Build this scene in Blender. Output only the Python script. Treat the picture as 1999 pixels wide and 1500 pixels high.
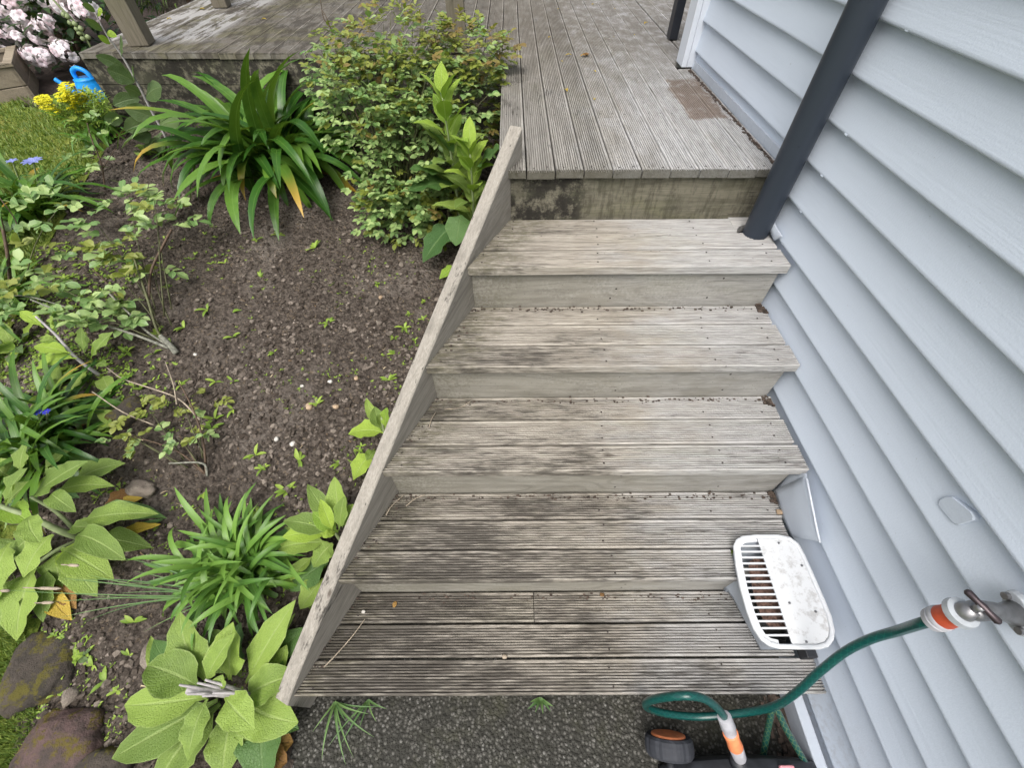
import bpy, math, random
from mathutils import Vector, Matrix, noise as mn
random.seed(11)
for o in list(bpy.data.objects): bpy.data.objects.remove(o)
sc = bpy.context.scene
COL = sc.collection
R = math.radians
# ---------------------------------------------------------------- camera
F = 830.88
CP = Vector((0.6441, -0.0745, 1.5246))
CM = Matrix.Rotation(0.0020572, 3, 'Z') @ Matrix.Rotation(0.680325, 3, 'X') @ Matrix.Rotation(-0.0079417, 3, 'Z')
cam = bpy.data.cameras.new('camera'); co = bpy.data.objects.new('camera', cam); COL.objects.link(co)
co.matrix_world = Matrix.Translation(CP) @ CM.to_4x4()
cam.sensor_fit = 'HORIZONTAL'; cam.sensor_width = 36; cam.lens = 36 * F / 1999; cam.clip_start = .02; cam.clip_end = 300
sc.camera = co
# ---------------------------------------------------------------- light
SUN_EL, SUN_AZ = R(58), R(-35)
w = bpy.data.worlds.new("World"); sc.world = w; w.use_nodes = True
nt = w.node_tree; nt.nodes.clear()
sk = nt.nodes.new('ShaderNodeTexSky'); sk.sky_type = 'NISHITA'; sk.sun_disc = False
sk.sun_elevation = SUN_EL; sk.sun_rotation = R(215); sk.air_density = 1.0; sk.dust_density = 6.0; sk.ozone_density = .6
bg = nt.nodes.new('ShaderNodeBackground'); bg.inputs[1].default_value = .14
wo = nt.nodes.new('ShaderNodeOutputWorld'); hs = nt.nodes.new('ShaderNodeHueSaturation'); hs.inputs['Saturation'].default_value = .38; nt.links.new(sk.outputs[0], hs.inputs['Color']); nt.links.new(hs.outputs[0], bg.inputs[0]); nt.links.new(bg.outputs[0], wo.inputs[0])
sl = bpy.data.lights.new('sun', 'SUN'); sl.energy = 1.5; sl.angle = R(45); sl.color = (1, .97, .92)
so = bpy.data.objects.new('sun', sl); COL.objects.link(so)
sd = Vector((-.2, -.62, 1.15)).normalized()      # towards the bright part of the overcast sky
so.rotation_euler = sd.to_track_quat('Z', 'Y').to_euler()
sk.sun_elevation = math.asin(sd.z); sk.sun_rotation = math.atan2(sd.x, sd.y)
sc.view_settings.view_transform = 'Standard'; sc.view_settings.look = 'None'
sc.view_settings.exposure = .60; sc.view_settings.gamma = 1; sc.view_settings.use_curve_mapping = False
# ---------------------------------------------------------------- places
def ray(u, v): return CM @ Vector(((u - 999.5) / F, (750 - v) / F, -1))
def atz(u, v, z): d = ray(u, v); return CP + d * ((z - CP.z) / d.z)
def aty(u, v, y): d = ray(u, v); return CP + d * ((y - CP.y) / d.y)
def atx(u, v, x): d = ray(u, v); return CP + d * ((x - CP.x) / d.x)
def gz(y): return -.17 + .25 * min(max(y, 0), 3.1)
def gh(u, v, h=0):
    z = h
    for _ in range(40): z = gz(atz(u, v, z).y) + h
    return atz(u, v, z)
# ---------------------------------------------------------------- objects
def tag(o, label, cat, group=None, kind=None):
    if label: o['label'] = label
    if cat: o['category'] = cat
    if group: o['group'] = group
    if kind: o['kind'] = kind
    return o
def thing(name, label, cat, loc, group=None):
    o = bpy.data.objects.new(name, None); COL.objects.link(o); o.location = loc; o.empty_display_size = .05
    return tag(o, label, cat, group)
def origin(p):
    v = Vector((0, 0, 0))
    while p is not None: v = v + p.location; p = p.parent
    return v
class MB:
    def __init__(s): s.v = []; s.f = []; s.uv = {}; s.r = {}; s.m = {}
    def add(s, vs, fs, uvs=None, rnd=None, mi=0):
        b = len(s.v); s.v += [tuple(q) for q in vs]
        for f in fs:
            k = len(s.f); s.f.append(tuple(i + b for i in f))
            if uvs: s.uv[k] = [uvs[i] for i in f]
            if rnd is not None: s.r[k] = rnd
            if mi: s.m[k] = mi
    def box(s, a, b, mi=0):
        x0, y0, z0 = a; x1, y1, z1 = b
        s.add([(x0,y0,z0),(x1,y0,z0),(x1,y1,z0),(x0,y1,z0),(x0,y0,z1),(x1,y0,z1),(x1,y1,z1),(x0,y1,z1)],
              [(0,3,2,1),(4,5,6,7),(0,1,5,4),(1,2,6,5),(2,3,7,6),(3,0,4,7)], mi=mi)
    def loft(s, rings, cap=True, mi=0, closed=True):
        n = len(rings[0]); vs = [p for r_ in rings for p in r_]; fs = []
        for i in range(len(rings) - 1):
            for j in range(n if closed else n - 1):
                k = (j + 1) % n; fs.append((i*n+j, i*n+k, (i+1)*n+k, (i+1)*n+j))
        if cap: fs.append(tuple(range(n - 1, -1, -1))); fs.append(tuple((len(rings)-1)*n + j for j in range(n)))
        s.add(vs, fs, mi=mi)
    def tube(s, pts, rad, n=8, mi=0, uvscale=None):
        pts = [Vector(p) for p in pts]; rs = rad if isinstance(rad, (list, tuple)) else [rad] * len(pts)
        up = None; rings = []
        for i, p in enumerate(pts):
            t = (pts[min(i+1, len(pts)-1)] - pts[max(i-1, 0)]).normalized()
            if up is None: up = t.orthogonal().normalized()
            up = (up - t * up.dot(t)).normalized(); sv = t.cross(up)
            rings.append([p + (up * math.cos(a) + sv * math.sin(a)) * rs[i] for a in [2*math.pi*k/n for k in range(n)]])
        if uvscale is None: s.loft(rings, mi=mi); return
        L = 0; vs = []; uv = []
        for i, r_ in enumerate(rings):
            if i: L += (pts[i] - pts[i-1]).length
            for j in range(n + 1): vs.append(r_[j % n]); uv.append((j / n, L * uvscale))
        fs = [(i*(n+1)+j, i*(n+1)+j+1, (i+1)*(n+1)+j+1, (i+1)*(n+1)+j) for i in range(len(rings)-1) for j in range(n)]
        s.add(vs, fs, uvs=uv, mi=mi)
    def build(s, name, mat, parent=None, smooth=False, bevel=0, world=True, label=None):
        me = bpy.data.meshes.new(name); off = origin(parent) if world else Vector((0, 0, 0))
        me.from_pydata([(x - off.x, y - off.y, z - off.z) for x, y, z in s.v], [], s.f)
        for m_ in (mat if isinstance(mat, (list, tuple)) else [mat]): me.materials.append(m_)
        if s.m:
            for k, v in s.m.items(): me.polygons[k].material_index = v
        if s.uv or s.r:
            l1 = me.uv_layers.new(name='uv'); l2 = me.uv_layers.new(name='rnd'); a = []; b = []
            for k, f in enumerate(s.f):
                u = s.uv.get(k); r_ = s.r.get(k, .5)
                for j in range(len(f)):
                    a += u[j] if u else (0, 0); b += (r_, r_)
            l1.data.foreach_set('uv', a); l2.data.foreach_set('uv', b)
        if smooth: me.polygons.foreach_set('use_smooth', [True] * len(me.polygons))
        me.update()
        o = bpy.data.objects.new(name, me); COL.objects.link(o); o.parent = parent
        if bevel:
            m_ = o.modifiers.new('bevel', 'BEVEL'); m_.width = bevel; m_.segments = 2; m_.limit_method = 'ANGLE'; m_.angle_limit = R(40)
        if label: o['label'] = label
        return o
# ---------------------------------------------------------------- materials
class NB:
    def __init__(s, name, rough=.8, spec=.3):
        s.mat = bpy.data.materials.new(name); s.mat.use_nodes = True; s.t = s.mat.node_tree; s.b = s.t.nodes['Principled BSDF']
        s.b.inputs['Roughness'].default_value = rough; s.b.inputs['Specular IOR Level'].default_value = spec
    def n(s, t, **k):
        o = s.t.nodes.new(t)
        for a, v in k.items(): setattr(o, a, v)
        return o
    def set(s, i, v):
        if hasattr(v, 'is_output') or isinstance(v, bpy.types.NodeSocket): s.t.links.new(v, i)
        else: i.default_value = v
    def math(s, op, a, b=0, c=0, clamp=False):
        o = s.n('ShaderNodeMath', operation=op, use_clamp=clamp); s.set(o.inputs[0], a); s.set(o.inputs[1], b); s.set(o.inputs[2], c); return o.outputs[0]
    def vmath(s, op, a, b):
        o = s.n('ShaderNodeVectorMath', operation=op); s.set(o.inputs[0], a); s.set(o.inputs[1], b); return o.outputs[0]
    def pos(s):
        return s.n('ShaderNodeNewGeometry').outputs['Position']
    def rnd(s): return s.n('ShaderNodeObjectInfo').outputs['Random']
    def vec(s, sc_, jitter=0, rot=None):
        p = s.pos()
        if jitter:
            c = s.n('ShaderNodeCombineXYZ'); r_ = s.math('MULTIPLY', s.rnd(), jitter)
            for i in range(3): s.set(c.inputs[i], r_)
            p = s.vmath('ADD', p, c.outputs[0])
        m = s.n('ShaderNodeMapping'); s.set(m.inputs[0], p); m.inputs['Scale'].default_value = sc_
        if rot: 
            m0 = s.n('ShaderNodeMapping'); s.set(m0.inputs[0], p); m0.inputs['Rotation'].default_value = rot; s.set(m.inputs[0], m0.outputs[0])
        return m.outputs[0]
    def noise(s, v, scale=1, detail=3, rough=.55, dist=0):
        o = s.n('ShaderNodeTexNoise'); s.set(o.inputs['Vector'], v); o.inputs['Scale'].default_value = scale; o.inputs['Detail'].default_value = detail
        o.inputs['Roughness'].default_value = rough; o.inputs['Distortion'].default_value = dist; return o.outputs['Fac']
    def voro(s, v, scale=1, feat='F1', out='Distance', rnd=1):
        o = s.n('ShaderNodeTexVoronoi', feature=feat); s.set(o.inputs['Vector'], v); o.inputs['Scale'].default_value = scale
        if feat != 'DISTANCE_TO_EDGE' or True: o.inputs['Randomness'].default_value = rnd
        return o.outputs[out]
    def step(s, x, a, b):
        o = s.n('ShaderNodeMapRange'); o.interpolation_type = 'SMOOTHSTEP'; s.set(o.inputs[0], x); o.inputs[1].default_value = a; o.inputs[2].default_value = b; return o.outputs[0]
    def mix(s, f, a, b, mode='MIX'):
        o = s.n('ShaderNodeMix', data_type='RGBA', blend_type=mode)
        s.set(o.inputs[0], f)
        for i, v in ((6, a), (7, b)):
            s.set(o.inputs[i], v if isinstance(v, bpy.types.NodeSocket) else (*v, 1))
        return o.outputs[2]
    def sep(s, v): o = s.n('ShaderNodeSeparateXYZ'); s.set(o.inputs[0], v); return o.outputs
    def uv(s, name): o = s.n('ShaderNodeUVMap'); o.uv_map = name; return o.outputs[0]
    def bump(s, h, strength=.3, dist=.01):
        o = s.n('ShaderNodeBump'); s.set(o.inputs['Height'], h); o.inputs['Strength'].default_value = strength; o.inputs['Distance'].default_value = dist
        s.set(s.b.inputs['Normal'], o.outputs[0]); return o.outputs[0]
    def col(s, c): s.set(s.b.inputs['Base Color'], c if isinstance(c, bpy.types.NodeSocket) else (*c, 1)); return s.mat
def wood(name, grain='x', light=(.46,.42,.35), mid=(.25,.22,.17), mould=(.035,.03,.026), mould_lo=.5, mould_hi=.72, bleach=0, green=.3, jit=37., extra=None, rough=.85, figure=.15):
    b = NB(name, rough, .2)
    rot = None
    def V(al, ac):
        if grain == 'x': return b.vec((al, ac, ac), jit)
        if grain == 'y': return b.vec((ac, al, ac), jit)
        if grain == 'z': return b.vec((ac, ac, al), jit)
        return b.vec((al, ac, ac), jit, rot=(0, R(33), R(-64)))
    fine = b.noise(V(9, 320), 1, 5, .7)
    cut = b.noise(V(14, 130), 1, 4, .65)
    fig = b.math('SINE', b.math('MULTIPLY', b.noise(V(1.3, 7), 1, 2, .5, .4), 75))
    med = b.noise(V(1.6, 34), 1, 3, .6, .3)
    big = b.noise(V(4, 9), 1, 5, .65)
    spot = b.noise(V(9, 30), 1, 4, .7)
    c = b.mix(b.math('ADD', b.math('MULTIPLY', b.step(fine, .3, .7), .7), b.math('MULTIPLY', b.step(cut, .35, .65), .3)), mid, light)
    c = b.mix(b.math('MULTIPLY', b.step(fig, .2, 1.), figure), c, tuple(x*.62 for x in mid))
    c = b.mix(b.math('MULTIPLY', b.step(med, .45, .75), .55), c, tuple(x * .55 for x in mid))
    # per-board tone
    c = b.mix(b.math('MULTIPLY', b.rnd(), .28), c, tuple(x * .7 for x in mid))
    if bleach:
        X = b.sep(b.pos())[0]
        f = b.math('ADD', b.step(X, .55, 1.5), b.math('MULTIPLY', b.math('SUBTRACT', big, .5), 1.6))
        f = b.math('MULTIPLY', b.step(f, .2, 1.0), bleach)
        c = b.mix(f, c, b.mix(b.math('ADD', b.math('MULTIPLY', b.step(fine, .3, .65), .5), b.math('MULTIPLY', b.step(cut, .32, .6), .5)), (.24,.24,.238), (.53,.532,.54)))
        mlo = b.math('SUBTRACT', big, b.math('MULTIPLY', b.step(X, .5, 1.5), .17))
    else: mlo = big
    # mould streaks and spots
    mm = b.math('ADD', mlo, b.math('MULTIPLY', b.math('SUBTRACT', cut, .5), .8))
    mm = b.math('ADD', mm, b.math('MULTIPLY', b.math('SUBTRACT', spot, .5), .4))
    c = b.mix(b.math('MULTIPLY', b.step(mm, mould_lo, mould_hi), .85), c, mould)
    if green:
        gn = b.noise(V(3, 9), .8, 4, .6)
        c = b.mix(b.math('MULTIPLY', b.step(gn, .5, .75), green), c, (.13, .135, .055))
    # knots
    kn = b.voro(V(3.2, 9), 1)
    c = b.mix(b.math('MULTIPLY', b.step(b.math('ADD', kn, b.math('MULTIPLY', fine, .05)), .11, .045), .75), c, (.06, .045, .035))
    sl_ = b.noise(V(1.6, 120), 1, 2, .4); c = b.mix(b.math('MULTIPLY', b.step(sl_, .735, .76), .75), c, (.03, .026, .022))
    if extra: c = extra(b, c)
    b.bump(b.math('ADD', b.math('ADD', fine, cut), b.math('MULTIPLY', spot, .6)), .6, .0016)
    return b.col(c)
def stair_extra(b, c):
    # algae and dirt that has built up along the stringer end of the treads
    p = b.sep(b.pos()); d = b.math('SUBTRACT', p[0], b.math('MULTIPLY', p[1], .476))
    n = b.noise(b.vec((9, 40, 9)), 1, 6, .72)
    f = b.step(b.math('SUBTRACT', d, b.math('MULTIPLY', n, .36)), .03, -.12)
    c = b.mix(b.math('MULTIPLY', b.math('MULTIPLY', f, b.step(b.noise(b.vec((28, 90, 28)), 1, 5, .7), .3, .62)), .75), c, b.mix(b.noise(b.vec((60, 60, 60)), 1, 3), (.05, .045, .03), (.15, .14, .085)))
    # black mould that clings to the lower treads in long streaks, thinning towards the wall
    st = b.math('ADD', b.math('MULTIPLY', b.noise(b.vec((3.2, 7, 7), 11), 1, 4, .6), .6), b.math('MULTIPLY', b.noise(b.vec((7, 75, 75), 11), 1, 4, .6), .4)); fs = b.noise(b.vec((16, 150, 60), 3), 1, 4, .65)
    g = b.math('ADD', b.math('MULTIPLY', b.step(p[1], 1.25, .05), .155), b.math('MULTIPLY', b.step(p[0], 1.4, .55), .16))
    g = b.math('ADD', b.math('ADD', g, st), b.math('MULTIPLY', b.math('SUBTRACT', fs, .5), .8))
    c = b.mix(b.math('MULTIPLY', b.step(g, .62, .90), .8), c, (.045, .04, .034))
    # moss freckles
    sp = b.step(b.voro(b.vec((38, 60, 38)), 1), .16, .06)
    return b.mix(b.math('MULTIPLY', b.math('MULTIPLY', sp, b.step(st, .48, .62)), .6), c, (.03, .028, .022))
def deck_extra(b, c):
    p = b.sep(b.pos()); n = b.noise(b.vec((14, 9, 9)), 1, 5, .7)
    nn = b.math('MULTIPLY', b.math('SUBTRACT', n, .5), .09)
    u = b.math('ADD', p[0], b.math('ADD', nn, b.math('MULTIPLY', p[1], -.02)))
    v = b.math('ADD', p[1], nn)
    m = b.math('MULTIPLY', b.step(u, 1.285, 1.31), b.step(u, 1.46, 1.44)); m = b.math('MULTIPLY', m, b.math('MULTIPLY', b.step(v, 1.74, 1.765), b.step(v, 2.24, 2.2)))
    m = b.math('MULTIPLY', m, b.step(n, .30, .5))
    c = b.mix(b.math('MULTIPLY', m, .85), c, b.mix(b.noise(b.vec((90, 50, 50)), 1, 3), (.09, .06, .045), (.27, .21, .17)))
    en = b.step(p[1], 1.331, 1.3255); c = b.mix(b.math('MULTIPLY', b.math('MULTIPLY', en, b.step(p[0], .5, .55)), b.math('ADD', .45, b.math('MULTIPLY', n, .5))), c, (.06, .055, .035))
    fb = b.math('MULTIPLY', b.step(p[1], 1.5, 3.0), b.step(n, .25, .6)); c = b.mix(b.math('MULTIPLY', fb, .75), c, (.135, .118, .094))
    # light, lichen-worn stain on the far left platform and olive algae
    f = b.math('MULTIPLY', b.step(p[0], .2, -.6), b.step(b.noise(b.vec((3, 5, 3)), 1, 5, .65), .46, .62))
    c = b.mix(b.math('MULTIPLY', f, .6), c, (.15, .14, .075))
    f3 = b.math('MULTIPLY', b.step(p[0], .3, -.3), b.step(b.noise(b.vec((16, 5, 3), 9), 1, 6, .7), .44, .6))
    c = b.mix(b.math('MULTIPLY', f3, .7), c, (.06, .052, .042))
    f2 = b.math('MULTIPLY', b.math('MULTIPLY', b.step(p[0], -1.0, -1.12), b.step(p[1], 2.85, 3.0)), b.step(b.noise(b.vec((13, 2.6, 3)), 1, 6, .7), .45, .56))
    return b.mix(b.math('MULTIPLY', f2, .75), c, (.50, .49, .48))
def riser_extra(b, c):
    p = b.sep(b.pos()); n = b.noise(b.vec((4, 4, 9), 17), 1, 5, .65); f = b.noise(b.vec((120, 120, 120)), 1, 3, .6)
    c = b.mix(b.math('MULTIPLY', b.step(n, .48, .72), .4), c, (.14, .13, .10))
    c = b.mix(b.math('MULTIPLY', b.math('MULTIPLY', b.step(n, .52, .35), b.step(f, .4, .65)), .3), c, (.46, .45, .41))
    d = b.math('SUBTRACT', p[0], b.math('MULTIPLY', p[1], .476))
    c = b.mix(b.math('MULTIPLY', b.math('MULTIPLY', b.step(d, .30, .02), b.step(f, .42, .6)), .5), c, (.12, .11, .075))
    return b.mix(b.math('MULTIPLY', b.step(b.voro(b.vec((55, 55, 55)), 1), .12, .05), .5), c, (.045, .04, .033))
def black_extra(b, c):
    p = b.sep(b.pos()); n = b.noise(b.vec((22, 22, 22)), 1, 6, .75)
    m = b.math('MULTIPLY', b.step(b.math('ADD', p[0], b.math('MULTIPLY', n, .10)), .985, .915), b.step(n, .36, .54))
    sv = b.noise(b.vec((55, 20, 9)), 1, 5, .7); c = b.mix(b.math('MULTIPLY', b.step(b.math('ADD', sv, b.math('MULTIPLY', n, .6)), .72, .95), .6), c, (.05, .048, .034))
    c = b.mix(b.math('MULTIPLY', m, .9), c, (.02, .018, .016))
    m2 = b.step(b.noise(b.vec((5, 5, 12)), 1, 5, .7), .48, .66)
    return b.mix(b.math('MULTIPLY', m2, .5), c, (.075, .075, .05))
M_TREAD = wood('tread_wood', 'x', light=(.54,.50,.435), mid=(.225,.20,.165), mould_lo=.56, mould_hi=.78, bleach=.7, green=.15, extra=stair_extra)
M_RISER = wood('riser_wood', 'x', light=(.36,.345,.30), mid=(.26,.243,.205), mould_lo=.70, mould_hi=.9, bleach=.35, green=.15, figure=.38, extra=riser_extra)
M_DECK = wood('deck_wood', 'y', light=(.385,.37,.34), mid=(.195,.183,.162), mould_lo=.54, mould_hi=.76, bleach=.75, green=.15, extra=deck_extra)
M_STR = wood('stringer_wood', 's', light=(.40,.375,.33), mid=(.23,.21,.18), mould_lo=.62, mould_hi=.8, green=.05)
M_FASC = wood('fascia_wood', 'x', light=(.25,.232,.18), mid=(.145,.133,.098), mould_lo=.60, mould_hi=.85, green=.4, extra=black_extra, figure=.35)
M_POST = wood('post_wood', 'z', light=(.23,.205,.16), mid=(.125,.11,.082), mould_lo=.6, mould_hi=.8, green=.3)
M_CRATE = wood('crate_wood', 'x', light=(.36,.31,.24), mid=(.22,.18,.13), mould_lo=.6, mould_hi=.8, green=.1)
def paint(name, c, rough=.45, dirt=.15, bump=.12):
    b = NB(name, rough, .35)
    n = b.noise(b.vec((6, 3, 6)), 1, 5, .65); s2 = b.noise(b.vec((160, 160, 160)), 1, 2)
    k = b.mix(b.math('MULTIPLY', b.step(n, .45, .8), dirt), c, tuple(x * .8 for x in c))
    sp = b.step(b.voro(b.vec((11, 11, 11)), 1), .06, .02)
    k = b.mix(b.math('MULTIPLY', sp, .5), k, tuple(x * .35 for x in c))
    b.bump(b.math('ADD', s2, b.math('MULTIPLY', n, 2.)), bump, .002)
    return b.col(k)
def wallpaint(name, c):
    b = NB(name, .48, .35); p = b.sep(b.pos())
    n = b.noise(b.vec((6, 3, 6)), 1, 5, .65); st = b.noise(b.vec((4, 2.5, 120)), 1, 3); s2 = b.noise(b.vec((220, 220, 220)), 1, 2)
    k = b.mix(b.math('MULTIPLY', b.step(n, .42, .75), .13), c, tuple(x*.78 for x in c))
    k = b.mix(b.math('MULTIPLY', b.step(st, .5, .8), .08), k, tuple(x*.7 for x in c))
    f = b.math('MULTIPLY', b.step(b.math('ADD', p[2], b.math('MULTIPLY', n, .25)), .30, -.05), b.step(b.noise(b.vec((60, 60, 60)), 1, 4, .7), .42, .7))
    k = b.mix(b.math('MULTIPLY', f, .3), k, (.22, .19, .16))
    sp = b.step(b.voro(b.vec((9, 9, 9)), 1), .05, .02); k = b.mix(b.math('MULTIPLY', sp, .55), k, (.13, .11, .09))
    sp2 = b.step(b.voro(b.vec((27, 27, 27)), 1), .045, .02); k = b.mix(b.math('MULTIPLY', sp2, .35), k, (.2, .18, .16))
    rr = b.math('ADD', .42, b.math('MULTIPLY', n, .2)); b.set(b.b.inputs['Roughness'], rr)
    b.bump(b.math('ADD', b.math('ADD', s2, b.math('MULTIPLY', st, 1.5)), b.math('MULTIPLY', n, 3.)), .14, .003)
    return b.col(k)
M_WALL = paint('grey_weatherboard_paint', (.505, .555, .63), .5, .3)
M_TRIM = paint('white_trim_paint', (.62, .66, .72), .45, .3)
M_GREYP = paint('grey_sheet_paint', (.45, .495, .56), .4, .35, .3)
M_PIPE = paint('charcoal_downpipe_paint', (.030, .038, .052), .38, .2, .05)
def plain(name, c, rough=.5, spec=.4, metal=0, bump=0, var=.15, sc_=40):
    b = NB(name, rough, spec); b.b.inputs['Metallic'].default_value = metal
    n = b.noise(b.vec((sc_, sc_, sc_)), 1, 4, .6)
    k = b.mix(b.step(n, .3, .7), tuple(x * (1 - var) for x in c), tuple(min(1, x * (1 + var)) for x in c))
    if bump: b.bump(n, bump, .003)
    return b.col(k)
M_NAIL = plain('rusty_nail', (.03, .022, .018), .7)
M_WHITE = plain('white_plastic', (.62, .64, .66), .45, .4, var=.04)
def dirty_white():
    b = NB('dirty_white_plastic', .5, .4)
    n = b.noise(b.vec((45, 45, 45)), 1, 6, .75); m = b.noise(b.vec((8, 8, 8)), 1, 3)
    f = b.step(b.math('ADD', n, b.math('MULTIPLY', b.math('SUBTRACT', m, .5), .6)), .47, .66)
    return b.col(b.mix(b.math('MULTIPLY', f, .62), (.62, .635, .65), (.34, .33, .32)))
M_DWHITE = dirty_white()
M_BLACKP = plain('black_plastic', (.018, .02, .024), .45, .5, var=.3)
M_RUBBER = plain('dark_rubber', (.035, .038, .046), .7, .3, bump=.2)
M_ORANGE = plain('orange_plastic', (.80, .26, .11), .5)
M_REDOR = plain('faded_red_orange_plastic', (.52, .085, .035), .5)
M_LGREY = plain('light_grey_plastic', (.40, .40, .43), .5)
M_METAL = plain('dull_tap_metal', (.26, .26, .265), .42, .5, .85, bump=.15)
M_TMETAL = plain('painted_tap_metal', (.42, .45, .48), .4, .5, .2, bump=.2)
M_DMETAL = plain('dark_tap_metal', (.07, .055, .06), .4, .5, .7)
M_BLUE = plain('blue_plastic', (.01, .26, .72), .4)
M_PINK = plain('pink_plastic', (.75, .32, .36), .5)
def hose_mat(name, braid):
    b = NB(name, .28, .55)
    u = b.sep(b.uv('uv')); a = b.math('MULTIPLY', u[0], 6.2832 * 4); v = b.math('MULTIPLY', u[1], 6.2832)
    w1 = b.math('SINE', b.math('ADD', a, v)); w2 = b.math('SINE', b.math('SUBTRACT', a, v))
    f = b.math('MAXIMUM', b.step(w1, .86, .97), b.step(w2, .86, .97))
    c = b.mix(b.math('MULTIPLY', f, .4), (.003, .055, .050), braid)
    b.bump(f, .1, .001)
    return b.col(c)
M_HOSE = hose_mat('green_hose', (.01, .13, .10)); M_HOSE2 = hose_mat('green_braided_hose', (.30, .36, .12))
def leafmat(name, a, bcol, vein, rough=.45, trans=.3, veins=True, tipc=None):
    b = NB(name, rough, .4); r_ = b.sep(b.uv('rnd'))[0]; u = b.sep(b.uv('uv'))
    n = b.noise(b.vec((22, 22, 22)), 1, 5, .65)
    c = b.mix(b.step(b.math('ADD', r_, b.math('MULTIPLY', b.math('SUBTRACT', n, .5), .9)), .1, .9), a, bcol)
    d = b.math('ABSOLUTE', b.math('SUBTRACT', u[0], .5))
    if veins: c = b.mix(b.math('MULTIPLY', b.step(d, .46, .495), .5), c, vein)
    mid = b.step(d, .05, .012)
    h = mid
    if veins:
        # side veins run forward from the midrib, net between them
        l = b.math('SINE', b.math('MULTIPLY', b.math('SUBTRACT', b.math('MULTIPLY', u[1], 9), b.math('MULTIPLY', d, 9)), 6.2832))
        lv = b.step(l, .82, .98)
        h = b.math('MAXIMUM', mid, b.math('MULTIPLY', lv, .45))
        net = b.voro(b.vec((125, 125, 125)), 1, 'DISTANCE_TO_EDGE'); nf = b.step(net, .22, .0)
        br = b.step(b.noise(b.vec((30, 30, 30)), 1, 4, .7), .66, .72); c = b.mix(b.math('MULTIPLY', b.math('MULTIPLY', br, b.step(d, .30, .48)), .6), c, (.22, .15, .05))
        c = b.mix(b.math('MULTIPLY', nf, .12), c, tuple(x*.72 for x in a))
        b.bump(b.math('SUBTRACT', b.math('MULTIPLY', h, -1), b.math('MULTIPLY', nf, .5)), .6, .003)
    else:
        st = b.math('SINE', b.math('MULTIPLY', u[0], 60)); b.bump(st, .12, .0015)
    c = b.mix(b.math('MULTIPLY', h, .5), c, vein)
    if tipc: c = b.mix(b.step(b.math('MULTIPLY', u[1], b.step(r_, .80, .98)), .55, .9), c, tipc)
    b.col(c)
    tr = b.n('ShaderNodeBsdfTranslucent'); b.set(tr.inputs[0], b.mix(.5, c, (.20, .32, .02)))
    ms = b.n('ShaderNodeMixShader'); ms.inputs[0].default_value = trans
    out = b.t.nodes['Material Output']; b.t.links.new(b.b.outputs[0], ms.inputs[1]); b.t.links.new(tr.outputs[0], ms.inputs[2]); b.t.links.new(ms.outputs[0], out.inputs[0])
    return b.mat
M_FOX = leafmat('foxglove_leaf', (.15, .235, .045), (.28, .40, .075), (.38, .48, .17), .55, .28)
M_FOXY = leafmat('young_foxglove_leaf', (.20, .34, .035), (.33, .47, .06), (.40, .52, .16), .6, .3)
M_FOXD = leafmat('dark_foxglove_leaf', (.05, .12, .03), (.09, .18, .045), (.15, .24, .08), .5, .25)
M_SOFT = leafmat('grey_green_leaf', (.085, .14, .05), (.13, .20, .07), (.2, .27, .12), .45, .25)
M_AGA = leafmat('agapanthus_leaf', (.032, .10, .014), (.11, .22, .03), (.15, .27, .06), .26, .2, False, (.42, .26, .04))
M_AGAB = leafmat('bright_agapanthus_leaf', (.07, .17, .025), (.16, .30, .05), (.2, .34, .1), .33, .25, False)
M_ROSE = leafmat('rose_leaf', (.15, .265, .085), (.38, .50, .19), (.4, .52, .24), .3, .3, False)
M_ROSEY = leafmat('young_rose_leaf', (.20, .24, .04), (.27, .30, .07), (.3, .33, .1), .4, .3, False)
M_ROSER = leafmat('reddish_rose_leaf', (.22, .15, .055), (.26, .23, .06), (.3, .2, .1), .4, .3, False)
M_YELLOW = leafmat('yellowed_leaf', (.42, .30, .04), (.5, .36, .05), (.3, .18, .04), .6, .2)
M_BROWN = leafmat('withered_leaf', (.20, .10, .03), (.34, .20, .05), (.12, .07, .03), .7, .1)
M_DARKF = leafmat('dark_hedge_leaf', (.018, .042, .016), (.04, .08, .025), (.08, .12, .05), .4, .15, False)
M_HEDGE = leafmat('hedge_leaf', (.05, .10, .02), (.12, .17, .035), (.15, .2, .08), .5, .25, False)
M_GRASS = leafmat('grass_blade', (.10, .175, .03), (.25, .31, .06), (.2, .3, .1), .5, .3, False)
M_LGRASS = leafmat('long_grass_blade', (.10, .20, .07), (.18, .30, .10), (.25, .36, .18), .4, .3, False)
M_WEED = leafmat('weed_leaf', (.17, .28, .035), (.31, .43, .07), (.33, .44, .1), .5, .3, False)
M_PETAL = leafmat('pink_white_petal', (.86, .82, .87), (.84, .62, .70), (.9, .88, .9), .5, .3, False)
M_YFLOW = leafmat('yellow_flower', (.65, .60, .01), (.75, .68, .03), (.8, .8, .1), .5, .3, False)
M_BFLOW = leafmat('blue_flower', (.22, .26, .62), (.32, .36, .75), (.5, .5, .8), .5, .3, False)
M_DBFLOW = leafmat('deep_blue_flower', (.03, .03, .45), (.05, .06, .6), (.1, .1, .6), .5, .3, False)
M_CANE = plain('rose_cane', (.085, .055, .035), .7, bump=.5, var=.35, sc_=60)
M_CANEG = plain('green_cane', (.08, .085, .035), .6, bump=.3, var=.3)
M_LICH = plain('lichened_bark', (.20, .20, .165), .85, bump=.9, var=.4, sc_=90)
M_TWIG = plain('pale_twig', (.30, .25, .19), .8, bump=.5, var=.3)
M_SILV = plain('silvery_stem', (.33, .31, .31), .7, bump=.5, var=.2, sc_=80)
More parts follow.
